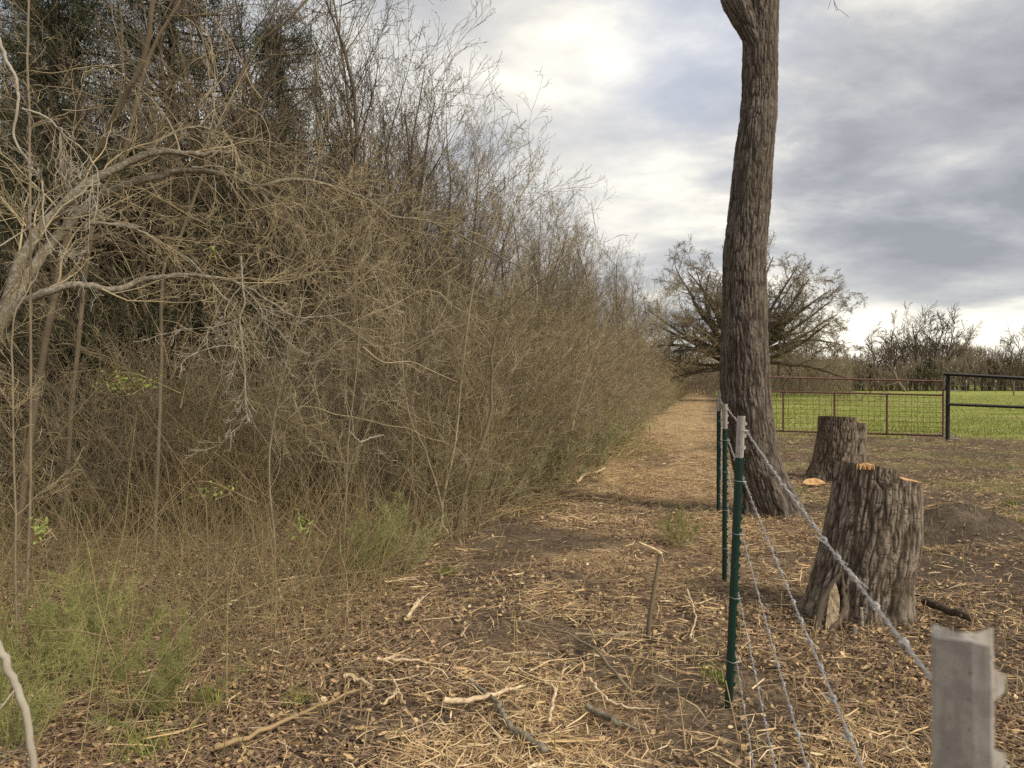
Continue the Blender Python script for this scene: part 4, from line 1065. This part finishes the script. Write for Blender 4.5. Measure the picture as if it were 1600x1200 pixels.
tag(tube_obj('lane_edge_debris', polys, M['cane'], None, 4), 'broken sticks and cut brush along the left edge of the lane', 'sticks', kind='stuff')
# sprouts at the near stump
sp_ = thing('cut_sprouts', 'two short sawn-off shoots standing before the foot of the nearer stump', 'shoots')
for (x, y0, y1, r) in ((1347, 985, 951, .011), (1336, 1000, 978, .014)):
    d = CAM_H * F_PX / (y0 - HOR) - .03; p = tube_obj('shoot', [([px(x + 2, y0 + 8, d), px(x, y1, d)], [r, r * .9])], M['lichen_bark'], sp_, 10, True)
    c = px(x, y1, d); tube_obj('cut_end', [([(c[0], c[1], c[2] - .001), (c[0], c[1], c[2] + .004)], [r * .88, r * .85])], M['cut_wood'], p, 10, True)

# thin upright saplings deeper, and green plants
def feathery(H, stems, spread, dens, mat, name='feathery_weed', L=(.015, .045), w=(.0012, .0026)):
    st_, pos, dr = [], [], []
    for k in range(stems):
        a = random.random() * 6.283; t = abs(random.gauss(0, spread)); d = [cos(a) * sin(t), sin(a) * sin(t), cos(t)]; p = [random.gauss(0, .05), random.gauss(0, .05), 0]; P = [tuple(p)]
        h = H * random.uniform(.5, 1.05)
        for i in range(8):
            d = [d[0] + random.gauss(0, .08), d[1] + random.gauss(0, .08), d[2] - .02]; l = math.sqrt(sum(q * q for q in d)); d = [q / l for q in d]; p = [p[j] + d[j] * h / 8 for j in range(3)]; P.append(tuple(p))
        st_.append((P, [.0028 * (1 - .09 * i) for i in range(9)]))
        for _ in range(dens):
            i = random.randint(2, 7); t = random.random(); q = [P[i][j] * (1 - t) + P[i + 1][j] * t for j in range(3)]; e = rot_dir(tuple(d), random.uniform(.4, 1.1)); LL = h * random.uniform(.06, .22)
            st_.append(([tuple(q), tuple(q[j] + e[j] * LL for j in range(3))], [.0013, .0007]))
            for s in range(14):
                u = random.random(); pos.append([q[j] + e[j] * LL * u + random.gauss(0, .006) for j in range(3)]); dr.append([e[j] + random.gauss(0, .55) for j in range(3)])
    pos = np.array(pos); dr = np.array(dr); n = len(pos); V1, F1 = needle_strips(pos, dr, rng.uniform(*L, n), rng.uniform(*w, n)); V2, F2, r2 = tubes(st_, 3)
    rr = np.concatenate([np.repeat(rng.random(n), 3), r2]); return link_mesh(name, np.concatenate([V1, V2]), [F1, F2[0] + len(V1)], mat, None, {'rnd': rr}, smooth=False)


random.seed(71)
w1 = feathery(.62, 18, .9, 30, M['weed']); w2 = feathery(1.2, 22, .42, 26, M['olive_weed'], L=(.03, .07), w=(.0025, .005))
spots = [(w1, 160, 1085, 1.0, 'bright green feathery weed, largest of the clump at bottom left'), (w1, 60, 1080, .9, 'green feathery weed at the left edge of the picture'), (w1, 255, 1130, .8, 'green feathery weed at the lower right of the clump at bottom left'),
         (w1, 130, 1010, .8, 'feathery weed at the back of the clump at bottom left'), (w1, 20, 1190, .9, 'green feathery weed in the bottom left corner'), (w1, 572, 905, .85, 'small bright green feathery weed at the edge of lane'), (w1, 615, 870, .9, 'yellowish feathery weed under the thin saplings'),
         (w1, 1062, 855, .7, 'faint yellow-green weed in the middle of the lane'), (w2, 868, 778, 1.0, 'big olive-green feathery bush at the lane edge, mid-distance'), (w2, 815, 798, .8, 'olive feathery bush left of the big one at lane edge'), (w2, 925, 748, 1.0, 'olive feathery bush right of the big one at lane edge'),
         (w2, 905, 728, 1.3, 'tall olive feathery bush behind the big one at lane edge'), (w2, 965, 712, 1.0, 'olive feathery bush beside the cut brush pile'), (w2, 740, 815, .8, 'olive bush in shade behind the forked sapling'), (w2, 640, 900, .5, 'low olive weed under the thin saplings')]
for k, (p, x, y, s, l) in enumerate(spots):
    o = p if p.get('label') is None else p.copy()
    if o is not p: C.objects.link(o)
    q = gp(x, y); o.location = (q[0], q[1], q[2] - .01); o.rotation_euler = (0, 0, random.random() * 6); o.scale = (s,) * 3; tag(o, l, 'weed')

# leafy shoots
def leaf_quads(P, size, mat, name, parent=None, stems=None):
    n = len(P); P = np.array(P); V, F, rr = strips(n, P, rng.random(n) * 6.3, rng.normal(.2, .6, n), rng.uniform(.7, 1.3, n) * size, rng.uniform(.5, .8, n) * size, rng.normal(0, .1, n), rng.random(n), P[:, 2])
    return link_mesh(name, V, F, mat, parent, {'rnd': rr}, smooth=False)


random.seed(73)
def leafy_spray(center, n, sx, sy, size, d, label, drop=0):
    t = thing('leafy_shoot', label, 'plant'); st_ = []; L = []
    cx_, cy_ = center
    for k in range(n):
        a = px(cx_ + random.gauss(0, sx * .5), cy_ + random.gauss(0, sy * .6) + 20, d + random.gauss(0, .15)); b = px(cx_ + random.gauss(0, sx), cy_ + random.gauss(0, sy), d + random.gauss(0, .2))
        mid = tuple((a[j] + b[j]) / 2 + random.gauss(0, .03) for j in range(3)); st_.append(([a, mid, b], [.0022, .0018, .001]))
        for _ in range(7): u = random.random(); q = [(a[j] * (1 - u) + b[j] * u) + random.gauss(0, .015) for j in range(3)]; L.append(q)
    st_.append((catmull([px(cx_ - sx * 2.2 - 60, cy_ + 150, d), px(cx_ - sx * 1.2, cy_ + 25, d), px(cx_, cy_ - 3, d), px(cx_ + sx * 1.5 + 20, cy_ + 30, d)], 4), [.0028] * 13))
    tube_obj('stems', st_, M['cane'], t, 4); leaf_quads(L, size, M['leaf'], 'leaves', t)


leafy_spray((200, 585), 26, 42, 12, .022, 5.0, 'spray of small yellow-green leaves in the shade of the left thicket')
leafy_spray((60, 815), 9, 6, 13, .028, 3.9, 'single shoot with bright green leaves at the left, above the weeds')
leafy_spray((470, 810), 8, 14, 12, .028, 4.9, 'pale green leaf sprig in the brambles left of centre')
leafy_spray((320, 755), 12, 40, 5, .022, 5.4, 'low line of yellow-green leaves among the brambles')
leafy_spray((330, 388), 2, 4, 5, .035, 5.2, 'two yellow leaves caught in the twigs of the upper thicket')

# tufts on the lane
random.seed(75)
for x, y, h, l in ((325, 1115, .16, 'green grass tuft at the bottom left of the lane'), (225, 1190, .2, 'green grass tuft in the bottom left among weeds'), (465, 1112, .1, 'small dark green tuft on the left of the lane'), (700, 900, .1, 'thin green tuft on the bare patch of the lane'), (1120, 1075, .11, 'small green tuft at the foot of the nearest green post'), (1580, 790, .12, 'green grass tuft on the soil at the right edge'), (1590, 830, .1, 'lower green grass tuft on the soil at the right edge'), (1000, 672, .35, 'small dark green bush at the far left edge of the lane')):
    q = gp(x, y); n = 60; P = np.array([[q[0] + random.gauss(0, h * .35), q[1] + random.gauss(0, h * .35)] for _ in range(n)])
    V, F, r = blades(P, rng.uniform(.5, 1, n) * h, np.full(n, .004 + q[1] * .0006), rng.uniform(.2, 1, n), rng.uniform(0, .55, n), np.full(n, q[2] - .01)); tag(link_mesh('grass_tuft', V, F, M['grass'], attrs={'rnd': r}, smooth=False), l, 'grass tuft')

# ------------------------------------------------------------------ the spreading oak and the far woods
random.seed(81)
oak = thing('spreading_tree', 'wide spreading bare tree with low arching limbs, half hidden behind the big trunk', 'tree')
oS = [dict(n=11, seg=14, wig=.09, up=.0, ang=.8, frac=.36, t0=.2, taper=.85, rf=.6, rmin=.0075, cone=.25), dict(n=7, seg=8, wig=.2, up=.01, ang=.8, frac=.5, t0=.1, taper=.85, rf=.6), dict(n=8, seg=6, wig=.12, up=.0, ang=.6, frac=.6, t0=.1, taper=.8, rf=.6), dict(n=3, seg=4, wig=.14, up=.0, ang=.6, frac=.6, t0=.1, taper=.7), dict(n=0, seg=3, wig=.10, up=-.02, ang=.5, frac=.5, t0=.1, taper=.7)]
oo = [[], [], [], []]; od = 52; ox = px(1152, 0, od)[0]
tr = [([(0, 0, -.3), (.05, 0, 1.2), (0, 0, 2.8)], [.75, .55, .55])]
for (a, el, L, r) in [(pi, .42, 7.2, .2), (pi * .98, .15, 7.0, .18), (pi * 1.05, -.0, 6.6, .14), (0, .40, 8.0, .2), (.15, .16, 8.2, .19), (-.2, .62, 7.4, .2), (2.6, .85, 7.6, .22), (.6, .95, 7.8, .22), (1.7, 1.15, 8.0, .24), (4.6, .9, 7.5, .22), (5.3, .55, 7, .2), (3.9, .6, 7, .2), (2.2, .5, 6.5, .2), (3.5, 1.0, 8.2, .2), (.1, 1.1, 8.3, .2), (.05, .95, 8.0, .2), (-.15, .85, 8.0, .18), (.4, 1.25, 8.4, .2), (2.9, 1.05, 8.2, .2), (2.83, .7, 7.6, .2), (3.3, .75, 7.6, .2), (1.2, .75, 7.4, .2), (5.6, .8, 7.6, .2), (0, .75, 7.8, .2), (.3, .5, 7.6, .2), (3.0, 1.3, 8, .2), (4.2, 1.25, 8, .2)]:
    d = (cos(a) * cos(el), sin(a) * cos(el), sin(el)); oS[0]['up'] = -.012 if el > .3 else -.008; grow(oo, (cos(a) * .2, sin(a) * .2, 2.2 + random.random() * .8), d, L * (.99 if el < .7 else .93), r, 0, oS)
tube_obj('trunk', tr + oo[0], M['dark_twig'], oak, 7); tube_obj('crown', oo[1] + oo[2] + oo[3], M['grey_twig'], oak, 3); oak.location = (ox, od, 0)

fS = [dict(n=9, seg=9, wig=.10, up=.0, ang=.75, frac=.42, t0=.36, taper=.75, rf=.62, rmin=.017, cone=.2), dict(n=8, seg=7, wig=.17, up=.02, ang=.55, frac=.55, t0=.2, taper=.8, rf=.62), dict(n=5, seg=5, wig=.11, up=.03, ang=.5, frac=.6, t0=.1, taper=.8, rf=.65), dict(n=0, seg=4, wig=.10, up=.0, ang=.5, frac=.5, t0=.1, taper=.7)]
FT = []
for k in range(4):
    out = tree_parts(fS, (3, 3, 4, 4)[k], .5, (.35, .28, .4, .45)[k], 8.8, .19); t = thing('far_tree', 'x', 'tree')
    tube_obj('trunk', out[0], M['dark_twig' if k < 3 else 'far_twig'], t, 5); tube_obj('crown', out[1] + out[2] + out[3], M['dark_twig' if k != 1 else 'grey_twig'], t, 3); FT.append(t)
for k, (xp, d, s, p, l) in enumerate([(1392, 104, 1.05, 0, 'leftmost of the tall bare trees above the far woodline'), (1428, 106, 1.2, 1, 'tallest bare tree above the far woodline'), (1464, 103, 1.1, 2, 'crooked bare tree right of the tallest one on the far woodline'),
     (1512, 112, 1.0, 1, 'pale upright bare tree between the crooked one and the rightmost one'), (1580, 100, .92, 3, 'rounded bare tree standing apart at the right edge of the far woodline'), (1300, 96, .72, 3, 'low bare tree right of the spreading tree'), (1262, 92, .75, 2, 'bare tree peeping out beside the spreading tree')]):
    X, Y, _ = px(xp, 0, d)
    if k < 3 or k == 4: t = FT[p]; t.location = (X, Y, 0); t.scale = (s,) * 3; t['label'] = l
    else: dup(FT[p], (X, Y, 0), random.random() * 6, s, l)


def wood_mass(n, x0, x1, d0, d1, h0, h1, rad, seed, Lr=(.5, 1.4)):
    r_ = np.random.default_rng(seed); polys = []
    for k in range(n):
        xp = r_.uniform(x0, x1); d = r_.uniform(d0, d1); X = (xp - 800) / F_PX * d
        top = h0 + (h1 - h0) * vnoise(np.array([[X * .22, d * .2, seed]]))[0]; z = top * (r_.random() ** .8)
        L = r_.uniform(*Lr); a = r_.random() * 6.28; t = r_.normal(0, .7); dx, dy, dz = cos(a) * sin(t), sin(a) * sin(t), cos(t)
        polys.append(([(X, d, z), (X + dx * L * .5 + r_.normal(0, .06), d + dy * L * .5, z + dz * L * .5), (X + dx * L, d + dy * L, max(z + dz * L, .02))], [rad, rad * .8, rad * .3]))
    return polys


tag(tube_obj('far_woodland', wood_mass(34000, 1150, 1800, 98, 116, 1.6, 7.2, .03, 5), M['far_twig'], None, 3), 'brown leafless woodland along the far side of the pasture', 'woods', kind='stuff')
tag(tube_obj('lane_end_brush', wood_mass(14000, 985, 1330, 62, 96, 2.2, 5.2, .024, 6), M['far_twig'], None, 3), 'brown brush closing the far end of the lane under the spreading tree', 'brush', kind='stuff')
# stems of the far wood
random.seed(85)
polys = []
for _ in range(220):
    X, Y, _z = px(random.uniform(1160, 1800), 0, random.uniform(98, 112)); h = random.uniform(2, 4.6); polys.append(([(X, Y, 0), (X + random.gauss(0, .3), Y, h * .5), (X + random.gauss(0, .7), Y, h)], [.09, .07, .03]))
tag(tube_obj('far_woodland_stems', polys, M['dark_twig'], None, 5), 'dark stems inside the far woodland', 'woods', kind='stuff')
# evergreen bushes in the far wood
dp = bpy.data.meshes
for xp, d, s, l in ((1450, 99, .62, 'dark evergreen bush low in the far woodland, below the crooked tree'), (1545, 101, .6, 'dark evergreen bush near the right end of the far woodland'), (1360, 100, .5, 'dark evergreen bush behind the middle of the gate'), (1590, 103, .62, 'dark evergreen bush at the right edge of the far woodland'), (1325, 99, .5, 'small evergreen bush behind the far stump')):
    X, Y, _ = px(xp, 0, d); dup(ced, (X, Y, 0), random.random() * 6, (s * 1.9, s * 1.9, s * .95), l)
ft = thing('fallen_tree', 'pale dead tree leaning down out of the far woodland behind the gate', 'tree')
tube_obj('trunk', [(catmull([px(1414, 611, 93), px(1404, 597, 93.5), px(1397, 582, 94), px(1390, 573, 94.3), px(1384, 569, 94.6)], 4), list(np.linspace(.22, .08, 17)))], M['grey_twig'], ft, 7)
tube_obj('branches', [([px(1397, 582, 94), px(1396, 572, 94), px(1393, 566, 94)], [.07, .05, .03]), ([px(1388, 595, 94), px(1378, 590, 94), px(1366, 572, 94)], [.06, .05, .03]), ([px(1404, 597, 93.5), px(1395, 600, 93), px(1380, 603, 93)], [.06, .045, .02])], M['grey_twig'], ft, 5)
